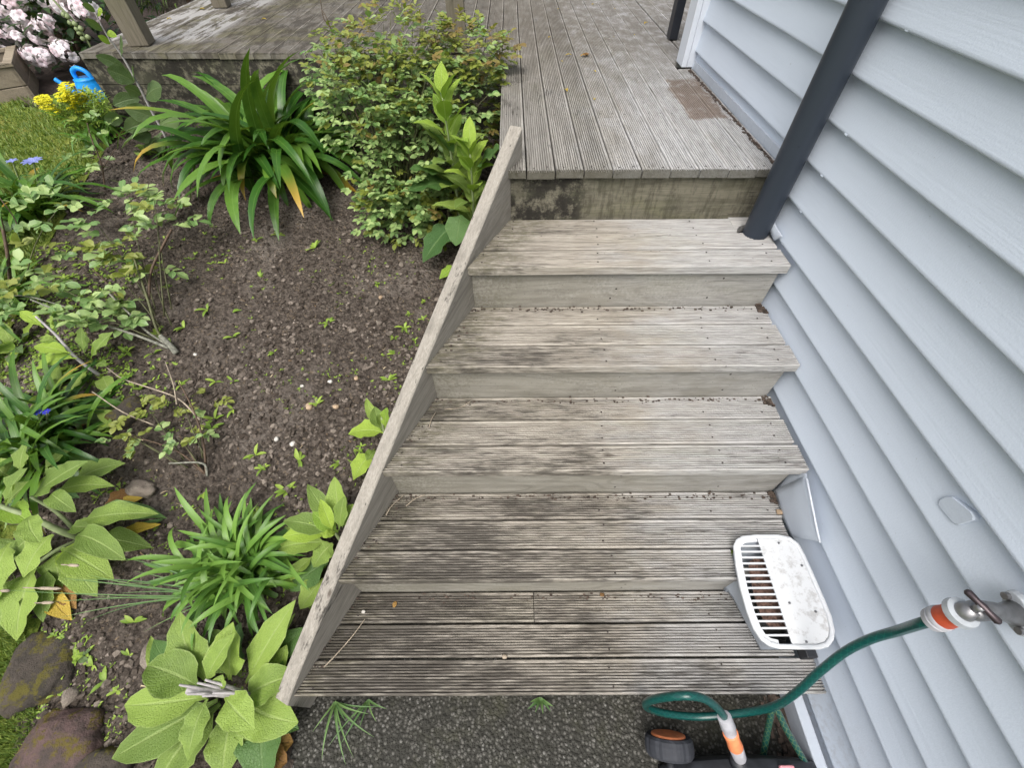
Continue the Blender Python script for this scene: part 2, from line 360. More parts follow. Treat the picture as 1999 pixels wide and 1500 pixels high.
M_STEMG = plain('pale_green_stem', (.22, .27, .13), .6, var=.2)
M_PEB = plain('pale_pebble', (.48, .46, .42), .7, bump=.3, var=.15)
M_OCHRE = plain('ochre_stone', (.34, .25, .165), .8, bump=.4, var=.25)
def soil():
    b = NB('soil', .95, .15)
    n1 = b.noise(b.vec((3, 3, 3)), 1, 5, .6); n2 = b.noise(b.vec((45, 45, 45)), 1, 6, .75); v = b.voro(b.vec((70, 70, 70)), 1); vc = b.voro(b.vec((110, 110, 110)), 1, out='Color')
    c = b.mix(b.step(n2, .32, .68), (.046, .036, .029), (.215, .178, .148))
    c = b.mix(b.math('MULTIPLY', b.math('MULTIPLY', b.step(n1, .50, .68), b.step(n2, .25, .6)), .75), c, (.31, .268, .23))
    sp = b.step(b.sep(vc)[0], .93, .97)
    c = b.mix(b.math('MULTIPLY', sp, .6), c, (.26, .2, .14))
    b.bump(b.math('ADD', b.math('MULTIPLY', n2, 1.6), b.math('MULTIPLY', v, -.8)), 1., .03)
    return b.col(c)
M_SOIL = soil()
def clod(name, c1, c2):
    b = NB(name, .95, .15); r_ = b.sep(b.uv('rnd'))[0]; n = b.noise(b.vec((80, 80, 80)), 1, 4, .7)
    c = b.mix(r_, c1, c2); c = b.mix(b.step(n, .3, .7), c, b.mix(.5, c, (.035, .028, .022)))
    b.bump(n, .8, .004); return b.col(c)
M_CLOD = clod('soil_clod', (.058, .046, .037), (.28, .238, .20))
M_GRIT = clod('grit', (.12, .10, .08), (.50, .45, .38))
def lawn():
    b = NB('lawn_ground', .95, .1); n = b.noise(b.vec((5, 5, 5)), 1, 5, .65); n2 = b.noise(b.vec((60, 60, 60)), 1, 4, .7)
    c = b.mix(b.step(n2, .3, .7), (.06, .10, .015), (.17, .21, .04)); c = b.mix(b.math('MULTIPLY', b.step(n, .5, .7), .6), c, (.22, .20, .055))
    b.bump(n2, 1., .02); return b.col(c)
M_LAWN = lawn()
def asphalt():
    b = NB('asphalt', .85, .25); v = b.voro(b.vec((105, 105, 105)), 1); vc = b.voro(b.vec((105, 105, 105)), 1, out='Color'); n = b.noise(b.vec((7, 7, 7)), 1, 5, .7); n3 = b.noise(b.vec((320, 320, 320)), 1, 3)
    r_ = b.sep(vc)
    c = b.mix(b.math('MULTIPLY', b.step(r_[0], .1, 1.), b.step(v, .62, .3)), (.040, .039, .033), (.145, .14, .126))
    c = b.mix(b.math('MULTIPLY', b.step(r_[1], .90, .98), b.step(v, .5, .3)), c, (.21, .205, .19))
    c = b.mix(b.math('MULTIPLY', b.step(n, .45, .7), .6), c, (.06, .06, .038))
    b.bump(b.math('ADD', b.math('MULTIPLY', v, -1.6), n3), .9, .006)
    return b.col(c)
M_ASPH = asphalt()
def mossy(name, base, base2, moss):
    b = NB(name, .9, .2); n = b.noise(b.vec((9, 9, 9)), 1, 6, .7); n2 = b.noise(b.vec((70, 70, 70)), 1, 4, .7); m = b.noise(b.vec((11, 11, 11)), 1.3, 6, .75)
    c = b.mix(b.step(n, .35, .65), base, base2)
    c = b.mix(b.step(b.math('ADD', m, b.math('MULTIPLY', b.math('SUBTRACT', n2, .5), .3)), .5, .6), c, moss)
    b.bump(b.math('ADD', n, b.math('MULTIPLY', n2, .5)), 1., .012); return b.col(c)
M_ROCK1 = mossy('mossy_rock', (.075, .062, .052), (.035, .031, .026), (.085, .075, .018))
M_ROCK2 = mossy('red_mossy_rock', (.115, .075, .07), (.055, .045, .04), (.10, .08, .02))
M_STONE = mossy('grey_stone', (.20, .17, .14), (.12, .10, .085), (.24, .21, .17))
M_DARK = plain('dark_litter', (.035, .024, .02), .95, bump=1., var=.6, sc_=60)
M_LITTER = plain('leaf_litter', (.065, .048, .038), .95, bump=1., var=.6, sc_=70)
M_JAMB = plain('black_jamb', (.02, .022, .028), .4)
M_WALL = wallpaint('weathered_weatherboard_paint', (.53, .59, .675))
# ================================================================ SETTING
def grid(name, x0, x1, y0, y1, nx, ny, fz, mat, inside=None):
    m = MB(); vs = []; 
    for j in range(ny + 1):
        for i in range(nx + 1):
            x = x0 + (x1-x0)*i/nx; y = y0 + (y1-y0)*j/ny; vs.append((x, y, fz(x, y)))
    fs = []
    for j in range(ny):
        for i in range(nx):
            a = j*(nx+1)+i
            if inside is None or inside((vs[a][0]+vs[a+nx+2][0])/2, (vs[a][1]+vs[a+nx+2][1])/2): fs.append((a, a+1, a+nx+2, a+nx+1))
    m.add(vs, fs); o = m.build(name, mat, smooth=True); o['kind'] = 'structure'; return o
def nz(x, y, s, z=0): return mn.noise(Vector((x*s, y*s, z)))
def terr(x, y):
    z = gz(y) - .012 + .02*nz(x, y, 2.5)
    if x > -.03 and y < .1: z = -.3
    elif x > .47*y - .02 and y < 2.9: z = min(z, -.25) if x > .47*y + .15 else z - .03
    return z - (.02 if x > .7 else 0)
grid('ground', -40, 30, -20, 70, 60, 60, lambda x, y: (gz(y) if not (x > -1.5 and y < 3.2) else -.35) - .08, M_LAWN)
grid('lawn', -9, -.55, -1.2, 11, 120, 150, lambda x, y: gz(y) - .01 + .015*nz(x, y, 3), M_LAWN,
     lambda x, y: x < edge(y) + .12 if y < 3.2 else x < -1.9)  if False else None
def edge(y):      # lawn / bed boundary
    pts = [(-3, -.62), (-.3, -.72), (.1, -.98), (.6, -1.35), (1.43, -1.75), (2.4, -1.78), (3.4, -1.9)]
    for (a, b_), (c, d) in zip(pts, pts[1:]):
        if a <= y <= c: return b_ + (d - b_)*(y - a)/(c - a)
    return -1.9
def lawnz(x, y): return gz(y) + .004 + .015*nz(x, y, 3)
grid('lawn', -9, -.4, -1.2, 3.4, 150, 80, lawnz, M_LAWN, lambda x, y: x < edge(y) + .06 and y < 3.0 + .12*nz(x, y, 2))
def soilz(x, y): return gz(y) + .012*nz(x, y, 4, 3) + .008*nz(x, y, 13, 5) + .005*nz(x, y, 34, 7)
grid('garden_soil', -2.1, 1.2, -.8, 3.1, 230, 280, soilz, M_SOIL,
     lambda x, y: x > edge(y) - .03 + .04*nz(x, y, 5) and (x < .47*y + .12) and (x < -.03 + .03*nz(x, y, 9) or y > .03))
grid('asphalt_path', -.09, 2.2, -2.2, .32, 90, 90, lambda x, y: -.182 + .002*nz(x, y, 8), M_ASPH)
grid('shaded_litter_ground', -9, 3, 2.8, 9, 40, 40, lambda x, y: gz(y) - .035 + .02*nz(x, y, 5), M_DARK)
# ================================================================ HOUSE WALL
def wx(y): return 1.536 - .014*y
house = thing('house_wall', 'pale blue-grey weatherboard house wall rising along the right side of the stairs', 'house wall', (1.55, 1.0, -.18))
LAPS = [-.215, -.091, .032, .154, .272, .390, .506, .62, .732, .843, .953, 1.062, 1.170, 1.278, 1.387, 1.496, 1.606, 1.716, 1.826, 1.94, 2.06, 2.18, 2.3]
YE = 2.385
for i in range(len(LAPS) - 1):
    z0, z1 = LAPS[i], LAPS[i+1]; m = MB(); rings = []
    ya = -1.3; n = 60
    for k in range(n + 1):
        y = ya + (YE - ya)*k/n; wob = .0026*nz(i*3.1, y, 2.2); wz = .003*nz(i*5.7, y, 1.7, 4); X = wx(y) + wob
        rings.append([(X+.002, y, z0+wz+.0015), (X+.0055, y, z0+wz), (X+.021, y, z0+wz+.002), (X+.031, y, z1+.016), (X+.021, y, z1+.016), (X+.0180, y, z1), (X+.0148, y, z0 + (z1-z0)*.80), (X+.0095, y, z0 + (z1-z0)*.52), (X+.0015, y, z0+wz+.010), (X, y, z0+wz+.005)])
    m.loft(rings); o = m.build('weatherboard', M_WALL, house, smooth=True)
    md = o.modifiers.new('e', 'EDGE_SPLIT'); md.split_angle = R(50)
m = MB(); m.box((1.572, -1.3, -.28), (1.60, 2.36, 2.3)); m.build('wall_backing', M_GREYP, house)
m = MB()
m.box((1.458, 2.372, .893), (1.482, 2.475, 2.3)); m.box((1.483, 2.374, .893), (1.56, 2.40, 2.3)); m.build('corner_board', M_TRIM, house, bevel=.003)
m = MB(); m.box((1.484, 2.474, .893), (2.6, 2.50, 2.3)); m.build('return_wall', M_WALL, house)
m = MB(); m.box((1.515, 2.86, .893), (1.56, 2.93, 2.6)); m.build('door_jamb', M_JAMB, house, bevel=.004)
m = MB(); 
for k in range(18):
    y = 1.33 + k*.057; m.box((1.518 - .014*(y-1.3)+.004, y, .893), (1.55, y + .0565, .925))
m.build('base_trim', M_GREYP, house)
# joint caps on the boards near the downpipe
for i in range(8, 16):
    z = LAPS[i]; y = 1.145 - .004*(i-8); X = wx(y)
    m = MB(); m.box((X - .0002, y - .006, z - .0002), (X + .006, y + .006, z + .005)); m.build('joint_cap', M_WALL, house, bevel=.002)
# vertical joint, flashings and the plinth board at the path
m = MB(); yc = atx(1868, 1000, wx(.3)).y; XX = wx(yc)
pl_ = [atx(a, b_, XX + .006) for a, b_ in ((1832,984),(1836,975),(1846,970),(1860,970),(1898,1000),(1904,1010),(1902,1017),(1890,1021),(1872,1026),(1862,1022),(1838,994))]
m.loft([[p + Vector((.012, 0, 0)) for p in pl_], [p + Vector((-.0005, 0, 0)) for p in pl_], [p.lerp(sum(pl_, Vector())/len(pl_), .06) + Vector((-.0022, 0, 0)) for p in pl_]]); m.build('cover_plate', M_WALL, house, smooth=False)
def sheet(name, pts, mat, bow=.006, xoff=-.004, rows=8):
    m = MB(); vs = []; fs = []; a, b_, c, d = [Vector(p) for p in pts]   # a-b top (front to back), d-c bottom
    for j in range(rows + 1):
        for i in range(rows + 1):
            s, t = i/rows, j/rows; p = a.lerp(b_, s).lerp(d.lerp(c, s), t); q = p.copy(); q.x += -.012*math.sin(s*3.1)*math.sin(t*3.1)*.5 + bow*mn.noise(p*14)
            vs.append(q)
    for j in range(rows):
        for i in range(rows): k = j*(rows+1)+i; fs.append((k, k+1, k+rows+2, k+rows+1))
    m.add(vs, fs); o = m.build(name, mat, house, smooth=True); s_ = o.modifiers.new('s', 'SOLIDIFY'); s_.thickness = .003; return o
FX = 1.508
sheet('flashing_sheet', [atx(1599, 1058, FX+.004), atx(1573, 929, FX+.004), atx(1510, 958, FX-.002), atx(1541, 1048, FX-.002)], M_GREYP, .004)
sheet('flashing_sheet', [atx(1590, 1010, FX+.009), atx(1573, 925, FX+.009), atx(1540, 922, FX+.009), atx(1505, 965, FX+.009)], M_GREYP, .001)
sheet('flashing_sheet', [atx(1527, 462, 1.512), atx(1506, 425, 1.512), atx(1497, 440, 1.508), atx(1510, 470, 1.508)], M_GREYP, .002)
m = MB(); m.tube([atx(1601, 1060, FX), atx(1594, 1030, FX-.001), atx(1585, 985, FX), atx(1575, 935, FX)], .0028, 8); m.build('sealant_bead', M_TRIM, house, smooth=True)
m = MB(); m.box((1.497, -1.2, -.178), (1.53, .02, -.10)); m.build('plinth_board', M_GREYP, house, bevel=.004)
# ================================================================ STAIRS
stairs = thing('garden_staircase', 'weathered grey timber staircase of grooved boards climbing between garden bed and house wall', 'stairs', (.8, 0, -.18))
SY = [0, .262, .522, .786, 1.052, 1.322]; SZ = [0, .195, .372, .545, .717, .890]
def xl(y): return .476*y + .004
def grooved(w_, d_, th, side=.006, lip=.005):
    """cross profile (across, up) of a reeded board, width w_, grooves d_ deep"""
    n = 10; pitch = (w_ - 2*side)/n; pts = [(0, -th), (0, -lip*.8), (.0022, -.0004), (side - pitch*.18, 0)]
    for k in range(n):
        a = side + k*pitch
        pts += [(a + pitch*.02, -d_*.08), (a + pitch*.07, -d_), (a + pitch*.40, -d_), (a + pitch*.46, -d_*.08), (a + pitch*.54, 0)]
    pts += [(w_ - .0022, -.0004), (w_, -lip*.8), (w_, -th)]
    return pts
def board(name, mat, parent, a, b_, w0, w_, z, th=.030, d_=None, axis='x', seg=10, seed=0, skew0=0, skew1=0, hole=None):
    """reeded board: runs a..b_ along the axis, starts at w0 across it"""
    if d_ is None: d_ = .0105 if z < .1 else .0095 if z < .3 else .008 if z < .45 else .006 if z < .65 else .0028
    pr = grooved(w_, d_, th); m = MB(); rings = []
    for k in range(seg + 1):
        r_ = []
        for (p, q) in pr:
            s0 = a + skew0*(w0 + p); s1 = b_ + skew1*(w0 + p); s = s0 + (s1 - s0)*k/seg
            wob = .0009*mn.noise(Vector((s*3, p*40, seed*7.7))); wz = .0012*mn.noise(Vector((s*1.7, seed*3.3, 2)))
            r_.append((s, w0 + p + wob, z + q + wz + wob*.7) if axis == 'x' else (w0 + p + wob, s, z + q + wz + wob*.7))
        rings.append(r_)
    m.loft(rings); return m.build(name, mat, parent, smooth=False)
nails = MB()
def nail(x, y, z, r_=.0030, n=7):
    nails.add([(x + r_*math.cos(2*math.pi*k/n), y + r_*math.sin(2*math.pi*k/n), z + .0006) for k in range(n)], [tuple(range(n))])
def nail_v(x, y, z, r_=.0035, n=7):
    nails.add([(x + r_*math.cos(2*math.pi*k/n), y - .0008, z + r_*math.sin(2*math.pi*k/n)) for k in range(n)], [tuple(range(n))])
XW = 1.5
for k in range(5):
    y0 = SY[k]; yb = SY[k+1] + .016; pitch = (yb - y0 + .003)/3; bw = pitch - (.0066 if k < 3 else .0085)
    for j in range(3):
        w0 = y0 + j*pitch; z = SZ[k] + random.uniform(-.0015, .0015)
        right = wx(w0) - .0005 - .004*j
        if j == 0: right = wx(w0) + .001
        if k == 0 and j == 0: right = 1.60
        right = min(right, wx(w0) + .0) if not (k == 0 and j == 0) else wx(0) + .012
        if k == 0 and j == 2:
            xj = atz(1042, 1185, 0).x
            board('tread_board', M_TREAD, stairs, .004, xj - .001, w0, bw, z, skew0=.476, seed=k*5+j)
            board('tread_board', M_TREAD, stairs, xj + .001, 1.375, w0, bw, z + .001, seed=k*5+j+50); continue
        if k == 0 and j == 1: right = 1.495
        if k == 4 and j == 2:      # notched round the downpipe
            ca, cb, cr = 1.468, 1.237, .052
            board('tread_board', M_TREAD, stairs, .004, ca - cr, w0, bw, z, skew0=.476, seed=77)
            continue
        if k == 1 and j == 0:
            board('tread_board', M_TREAD, stairs, .004, 1.305, w0, bw, z, skew0=.476, seed=k*5+j); continue
        if k == 1 and j == 1: 
            board('tread_board', M_TREAD, stairs, .004, 1.50, w0, bw, z, skew0=.476, seed=k*5+j); continue
        board('tread_board', M_TREAD, stairs, .004, right, w0, bw, z, skew0=.476, seed=k*5+j)
    for j in range(3):
        for xx in (xl(y0 + j*pitch) + .05, .93 + random.uniform(-.01, .01), 1.27 + random.uniform(-.01, .01), 1.47):
            for q in (.24, .78):
                if k == 0 and xx > 1.4: continue
                if k == 1 and xx > 1.25 and j < 2: continue
                if k == 4 and j == 2 and xx > 1.4: continue
                nail(xx + random.uniform(-.006, .006), y0 + j*pitch + bw*q + random.uniform(-.004, .004), SZ[k] + .001)
    # riser board under the next tread
    m = MB(); y1 = SY[k+1] + .018; zt = SZ[k+1] - .0305 - (.0 if k < 4 else 0); n = 14; rings = []
    xr = (1.51 if k not in (0,) else 1.36)
    for i in range(n + 1):
        x = xl(y1) + (xr - xl(y1))*i/n; d = .0012*nz(x, k*3.3, 5)
        rings.append([(x, y1 + d, SZ[k] - .02), (x, y1 + d, zt), (x, y1 + .024, zt), (x, y1 + .024, SZ[k] - .02)])
    m.loft(rings); m.build('riser', M_RISER if k < 4 else M_FASC, stairs, bevel=.0015)
    if k < 4:
        for xx in (.98, 1.33):
            for zz in (.03, .07, .11, .15):
                if random.random() < .75 and zz < SZ[k+1] - SZ[k] - .03: nail_v(xx + random.uniform(-.02, .02), y1, SZ[k] + zz)
# the round-notched back board behind and beside the downpipe
pitch = (SY[5] + .016 - SY[4] + .003)/3; w0 = SY[4] + 2*pitch; bw = pitch - .0042
m = MB(); ca, cb, cr = 1.468, 1.237, .052; top = []
pts = [(ca - cr - .001, w0), (ca - cr - .001, w0 + bw), (1.512, w0 + bw), (1.512, cb + .03)]
for a in range(35, 195, 16): pts.append((ca + cr*math.cos(R(a)), max(w0, cb + cr*math.sin(R(a)))))
m.loft([[(x, y, SZ[4] - .026) for x, y in pts], [(x, y, SZ[4] - .0005) for x, y in pts]]); m.build('tread_board', M_TREAD, stairs)
o = nails.build('nail_heads', M_NAIL, stairs); o['kind'] = 'stuff'
# stringer
def stringer():
    m = MB(); top = []; n = 26; t = .046; c, s = 1/math.hypot(1, .476), .476/math.hypot(1, .476)
    for k in range(n + 1):
        y = -.022 + (1.425 + .022)*k/n
        # height of the nosing line at y
        zt = SZ[0] + (SZ[5] - SZ[0])*(y/SY[5]) + .022
        if y < 0: zt = .0
        zb = max(-.178, zt - .31)
        x = xl(y) - .001; d = .0012*nz(y, 1, 6); e = .0010*nz(y, 9, 9)
        ox, oy = -t*c, t*s
        top.append([(x + d, y, zb), (x + d, y, zt - .004), (x + d - .003*c, y + .003*s, zt + e), (x + ox*.93, y + oy*.93, zt + e), (x + ox, y + oy, zt - .004), (x + ox, y + oy, zb)])
    m.loft(top); return m.build('stringer', M_STR, stairs)
stringer()
# ================================================================ DECK
deck = thing('timber_deck', 'weathered grey grooved timber deck at the top of the stairs, stretching left behind the garden', 'deck', (.6, 2.6, .6))
ZD = .890; P0 = .603; PI_ = .0935
LX = lambda y: -1.66 + .06*(y - 2.7)
for i in range(-24, 18):
    x0 = P0 + i*PI_; bw = PI_ - .0045
    fy = 2.655 - .035*x0 if x0 < .59 else (1.322 + random.uniform(-.002, .003) if x0 + bw < 1.535 else 2.52)
    if i == 9: bw = .082
    if 9 < i < 10: continue
    if x0 < 1.535 and x0 + bw > 1.44 and i > 9: continue
    segs = []
    by = 5.6
    cuts = {4: [1.765], 0: [2.19, 3.9], 1: [2.19], 7: [3.3], 6: [2.95], 3: [3.6], -3: [3.4], -7: [3.1], -12: [3.3], 2: [4.2]}.get(i, [])
    ys = [fy] + cuts + [by]
    for a, b_ in zip(ys, ys[1:]):
        yy = [a, b_]
        if i == 9 : # stops at the house corner
            board('deck_board', M_DECK, deck, a, min(b_, 2.37), x0, bw, ZD - .001, axis='y', seg=8, seed=i+99, d_=.0035, th=.024)
            board('deck_board', M_DECK, deck, 2.48, by, x0, bw, ZD - .001, axis='y', seg=8, seed=i+99, d_=.0035, th=.024); break
        board('deck_board', M_DECK, deck, a + .001, b_ - .001, x0, bw, ZD + random.uniform(-.0016, .0012), axis='y', seg=8, seed=i+60, d_=.007 if i < 4 else .004, th=.026)
dn = nails; nails = MB()
for yy in (1.345, 1.80, 2.24, 2.68, 3.12):
    for i in range(-22, 10):
        x0 = P0 + i*PI_
        if yy < 2.6 and i < 0: continue
        for q in (.022, .066): nail(x0 + q + random.uniform(-.003, .003), yy + random.uniform(-.006, .006), ZD + .001, .0032)
o = nails.build('nail_heads', M_NAIL, deck); o['kind'] = 'stuff'
m = MB(); m.box((.612, 1.345, .60), (.64, 2.62, .862)); m.build('fascia_board', M_FASC, deck, bevel=.002)
def lowface(z0, z1, off):
    m = MB(); n = 16; rings = []
    for k in range(n + 1):
        x = -1.655 + (.60 + 1.655)*k/n; y = 2.655 - .035*x + off
        rings.append([(x, y, z0), (x, y, z1), (x, y + .03, z1), (x, y + .03, z0)])
    m.loft(rings); return m.build('fascia_board', M_FASC, deck, bevel=.002)
lowface(.745, .8625, .012); lowface(.600, .743, .014); lowface(.42, .598, .03)
m = MB(); m.loft([[(-1.652, 2.73, .60), (-1.652, 2.73, .862), (-1.622, 2.73, .862), (-1.622, 2.73, .60)], [(-1.652, 5.5, .60), (-1.652, 5.5, .862), (-1.622, 5.5, .862), (-1.622, 5.5, .60)]]); m.build('fascia_board', M_FASC, deck, bevel=.002)
for (x, y, s, rz) in ((-1.375, 2.86, .10, .15), (-1.335, 3.80, .095, .1), (.375, 2.68, .088, .05)):
    m = MB(); c, s_ = math.cos(rz)*s/2, math.sin(rz)*s/2; q = [(-c+s_, -s_-c), (c+s_, s_-c), (c-s_, s_+c), (-c-s_, -s_+c)]
    m.loft([[(x + a, y + b_, z) for a, b_ in q] for z in (ZD + .002, 1.2, 1.6, 2.0, 2.4)]); m.build('post', M_POST, deck, bevel=.005)
# ================================================================ DOWNPIPE
m = MB(); m.tube([(1.472, 1.232, .60 + .1*k) for k in range(20)], .0405, 40)
dp = m.build('downpipe', M_PIPE, smooth=True); tag(dp, 'round charcoal grey downpipe passing through a hole in the top tread', 'downpipe')
dp.modifiers.new('e', 'EDGE_SPLIT')
m = MB(); m.tube([(1.472, 1.232, 1.70), (1.472, 1.232, 1.78)], .044, 40); jo = m.build('pipe_socket', M_PIPE, dp, smooth=True); jo.modifiers.new('e', 'EDGE_SPLIT')
# ================================================================ DRAIN COVER
ZG = .226
def px_ring(l, z): return [Vector(atz(a, b_, z)) for a, b_ in l]
outl = [(1433,1066),(1438,1054),(1449,1047),(1475,1044),(1520,1044),(1543,1049),(1560,1062),(1571,1082),(1590,1124),(1610,1170),(1624,1204),(1630,1232),(1628,1250),(1618,1263),(1600,1268),(1560,1268),(1525,1267),(1505,1262),(1488,1250),(1473,1228),(1460,1195),(1447,1150),(1438,1105)]
ro = px_ring(outl, ZG)
ctr = sum(ro, Vector())/len(ro)
def inset(r_, d, z): 
    out = []
    n = len(r_)
    for i in range(n):
        t = (r_[(i+1) % n] - r_[i-1]).normalized(); nrm = Vector((-t.y, t.x, 0))
        if (ctr - r_[i]).dot(nrm) < 0: nrm = -nrm
        p = r_[i] + nrm*d; p.z = z; out.append(p)
    return out
drain = thing('drain_surround', 'white slotted drain grille set over a grey moulded surround beside the lower treads', 'drain cover', (ctr.x, ctr.y, 0))
m = MB(); m.loft([inset(ro, 0, ZG-.010), inset(ro, -.001, ZG-.002), inset(ro, .001, ZG), inset(ro, .009, ZG+.001), inset(ro, .011, ZG-.002), inset(ro, .011, ZG-.010)], cap=False)
m.build('rim', M_WHITE, drain, smooth=True)
inn = inset(ro, .0115, ZG-.004)
# divide the inside in two along a line that follows the left edge
def divx(y):   # right end of the slots
    a, b_ = atz(1481, 1055, ZG), atz(1547, 1254, ZG); return a.x + (b_.x - a.x)*(y - a.y)/(b_.y - a.y)
def clip(poly, keep_right):
    out = []; n = len(poly)
    for i in range(n):
        p, q = poly[i], poly[(i+1) % n]; a = (p.x - divx(p.y))*(1 if keep_right else -1); c = (q.x - divx(q.y))*(1 if keep_right else -1)
        if a >= 0: out.append(p)
        if a*c < 0: out.append(p.lerp(q, a/(a - c)))
    return out
pl = clip(inn, True)
m = MB(); m.loft([[p + Vector((0,0,-.004)) for p in pl], pl]); m.build('cover_plate', M_DWHITE, drain, bevel=.001)
def spanx(y, poly):
    xs = []; n = len(poly)
    for i in range(n):
        p, q = poly[i], poly[(i+1) % n]
        if (p.y - y)*(q.y - y) < 0: xs.append(p.x + (q.x - p.x)*(y - p.y)/(q.y - p.y))
    return (min(xs), max(xs)) if len(xs) >= 2 else None
fl = inset(ro, .020, ZG-.004); sl_ = clip(fl, False); allx = clip(inn, False)
ys = [p.y for p in fl]; yA, yB = min(ys), max(ys)
m = MB(); m.loft([[p + Vector((0,0,-.004)) for p in allx], allx], cap=False)
# flange ring between rim and slots
n = len(fl)
for i in range(n):
    a, b_ = inn[i], inn[(i+1) % n]; c, d = fl[(i+1) % n], fl[i]
    if max(a.x - divx(a.y), b_.x - divx(b_.y)) < 0.004: m.add([a, b_, c, d, a+Vector((0,0,-.004)), b_+Vector((0,0,-.004)), c+Vector((0,0,-.004)), d+Vector((0,0,-.004))], [(0,1,2,3), (4,5,6,7), (3,2,6,7)])
m.build('slot_flange', M_WHITE, drain)
NS = 15
for k in range(NS):
    y = yA + (yB - yA)*(k + .75)/(NS + .5); sp = spanx(y, sl_)
    if sp is None: continue
    m = MB(); m.box((sp[0] - .003, y - .0022, ZG - .011), (divx(y) + .002, y + .0022, ZG - .0045)); m.build('bar', M_WHITE, drain)
for a, b_ in ((1520,1061),(1565,1105),(1541,1178),(1592,1195),(1574,1254)):
    p = atz(a, b_, ZG - .003); m = MB(); m.tube([p, p + Vector((0, 0, .0022))], .0032, 10); m.build('screw', M_METAL, drain)
# moulded grey surround: funnel from rim down to the lowest tread
n = len(ro); top = inset(ro, .004, ZG - .008); base = []
bl = [Vector(p) for p in [(1.335,.274,0),(1.345,.235,0),(1.360,.200,0),(1.378,.16,0),(1.396,.128,0),(1.425,.105,0),(1.46,.10,0)]]
for p in top:
    # nearest position on base: pull towards the wall
    t = min(max((p.y - .10)/.28, 0), 1); xb = 1.330 + .062*(1 - t)**1.3
    base.append(Vector((max(p.x + .02, xb) if p.x < 1.40 else min(p.x, 1.50), min(max(p.y + .02, .108), .274), 0.002)))
mid = [a.lerp(b_, .5) + Vector(((.012 if a.x < 1.4 else 0), 0, 0)) for a, b_ in zip(top, base)]
m = MB(); m.loft([top, [a.lerp(b_, .18) for a, b_ in zip(top, base)], mid, [a.lerp(b_, .85) for a, b_ in zip(top, base)], base], cap=False)
o = m.build('surround_body', M_GREYP, drain, smooth=True); s_ = o.modifiers.new('s', 'SOLIDIFY'); s_.thickness = .004
m = MB(); fr = [p.lerp(ctr, .36) + Vector((.01, 0, 0)) for p in inset(ro, .0, ZG - .04)]
for p in fr: p.z = ZG - .04
m.add(fr, [tuple(range(len(fr)))]); m.build('leaf_litter', plain('rusty_litter', (.15, .09, .07), .95, bump=1., var=.6, sc_=110), drain)
p = atz(1577, 1280, .02); m = MB(); m.box((p.x - .02, p.y - .010, .003), (p.x + .012, p.y + .035, .05)); m.build('black_outlet', M_BLACKP, drain, bevel=.003)
# ================================================================ TAP
tx, ty, tz = 1.420, .078, .712
tap = thing('garden_tap', 'metal garden tap with a dark tee handle mounted on the weatherboards', 'tap', (1.53, ty, tz))
m = MB(); n = 24; rr = [(.045*math.cos(a), .019*math.sin(a) + .006*math.sin(a)*abs(math.sin(a))) for a in [2*math.pi*k/n for k in range(n)]]
m.loft([[(1.530, ty + a*.8, tz - .022 + b_*1.0 + a*.25) for a, b_ in rr], [(1.519, ty + a*.75, tz - .022 + b_*.92 + a*.25) for a, b_ in rr]]); m.build('flange', M_TMETAL, tap, bevel=.002)
for s in (-1, 1):
    m = MB(); m.tube([(1.52, ty + s*.026, tz - .022 + s*.008), (1.512, ty + s*.026, tz - .022 + s*.008)], .0065, 10); m.build('screw', M_METAL, tap, smooth=False)
m = MB(); m.tube([(1.52, ty, tz-.022), (1.50, ty, tz-.018), (1.485, ty, tz-.01), (1.465, ty, tz-.002), (1.445, ty, tz+.002), (1.43, ty, tz), (1.42, ty, tz-.006)], [.021, .0165, .0135, .0145, .016, .0165, .013], 20); m.build('body', M_METAL, tap, smooth=True)
m = MB(); m.tube([(tx, ty, tz + .012), (tx, ty, tz - .005), (tx, ty, tz - .022)], [.010, .0155, .0165], 18); m.build('spout', M_METAL, tap, smooth=True)
m = MB(); m.tube([(tx, ty, tz+.01), (tx - .002, ty, tz + .030)], .006, 12); m.build('spindle', M_METAL, tap, smooth=True)
m = MB(); a, b_ = Vector((tx - .012, ty + .026, tz + .030)), Vector((tx + .014, ty - .024, tz + .026)); m.tube([a, a.lerp(b_, .06), a.lerp(b_, .35), a.lerp(b_, .5), a.lerp(b_, .65), a.lerp(b_, .94), b_], [.003, .0062, .0052, .0068, .0052, .0062, .003], 12); m.build('tee_handle', M_DMETAL, tap, smooth=True)
# ================================================================ HOSES
def spline(pts, n=10):
    P = [Vector(p) for p in pts]; P = [P[0]*2 - P[1]] + P + [P[-1]*2 - P[-2]]; out = []
    for i in range(1, len(P) - 2):
        for k in range(n):
            t = k/n; a, b_, c, d = P[i-1], P[i], P[i+1], P[i+2]
            out.append(.5*((2*b_) + (c - a)*t + (2*a - 5*b_ + 4*c - d)*t*t + (3*b_ - a - 3*c + d)*t**3))
    out.append(P[-2]); return out
hose = thing('garden_hose', 'green garden hose hanging from the tap and looping at the foot of the stairs', 'hose', (1.4, 0, 0))
cz = tz - .008
hp = [(tx, ty, cz - .07), Vector((tx - .003, ty - .001, cz - .10))] + [atz(a, b_, z) for a, b_, z in ((1750,1233,.51),(1700,1248,.44),(1650,1273,.36),(1600,1312,.275),(1562,1347,.20),(1522,1375,.11),(1480,1388,.03),(1420,1396,-.04),(1360,1400,-.07),(1300,1394,-.05),(1262,1381,.02),(1268,1369,.12),(1300,1362,.20),(1340,1359,.24),(1372,1364,.22),(1398,1381,.17),(1414,1401,.12))]
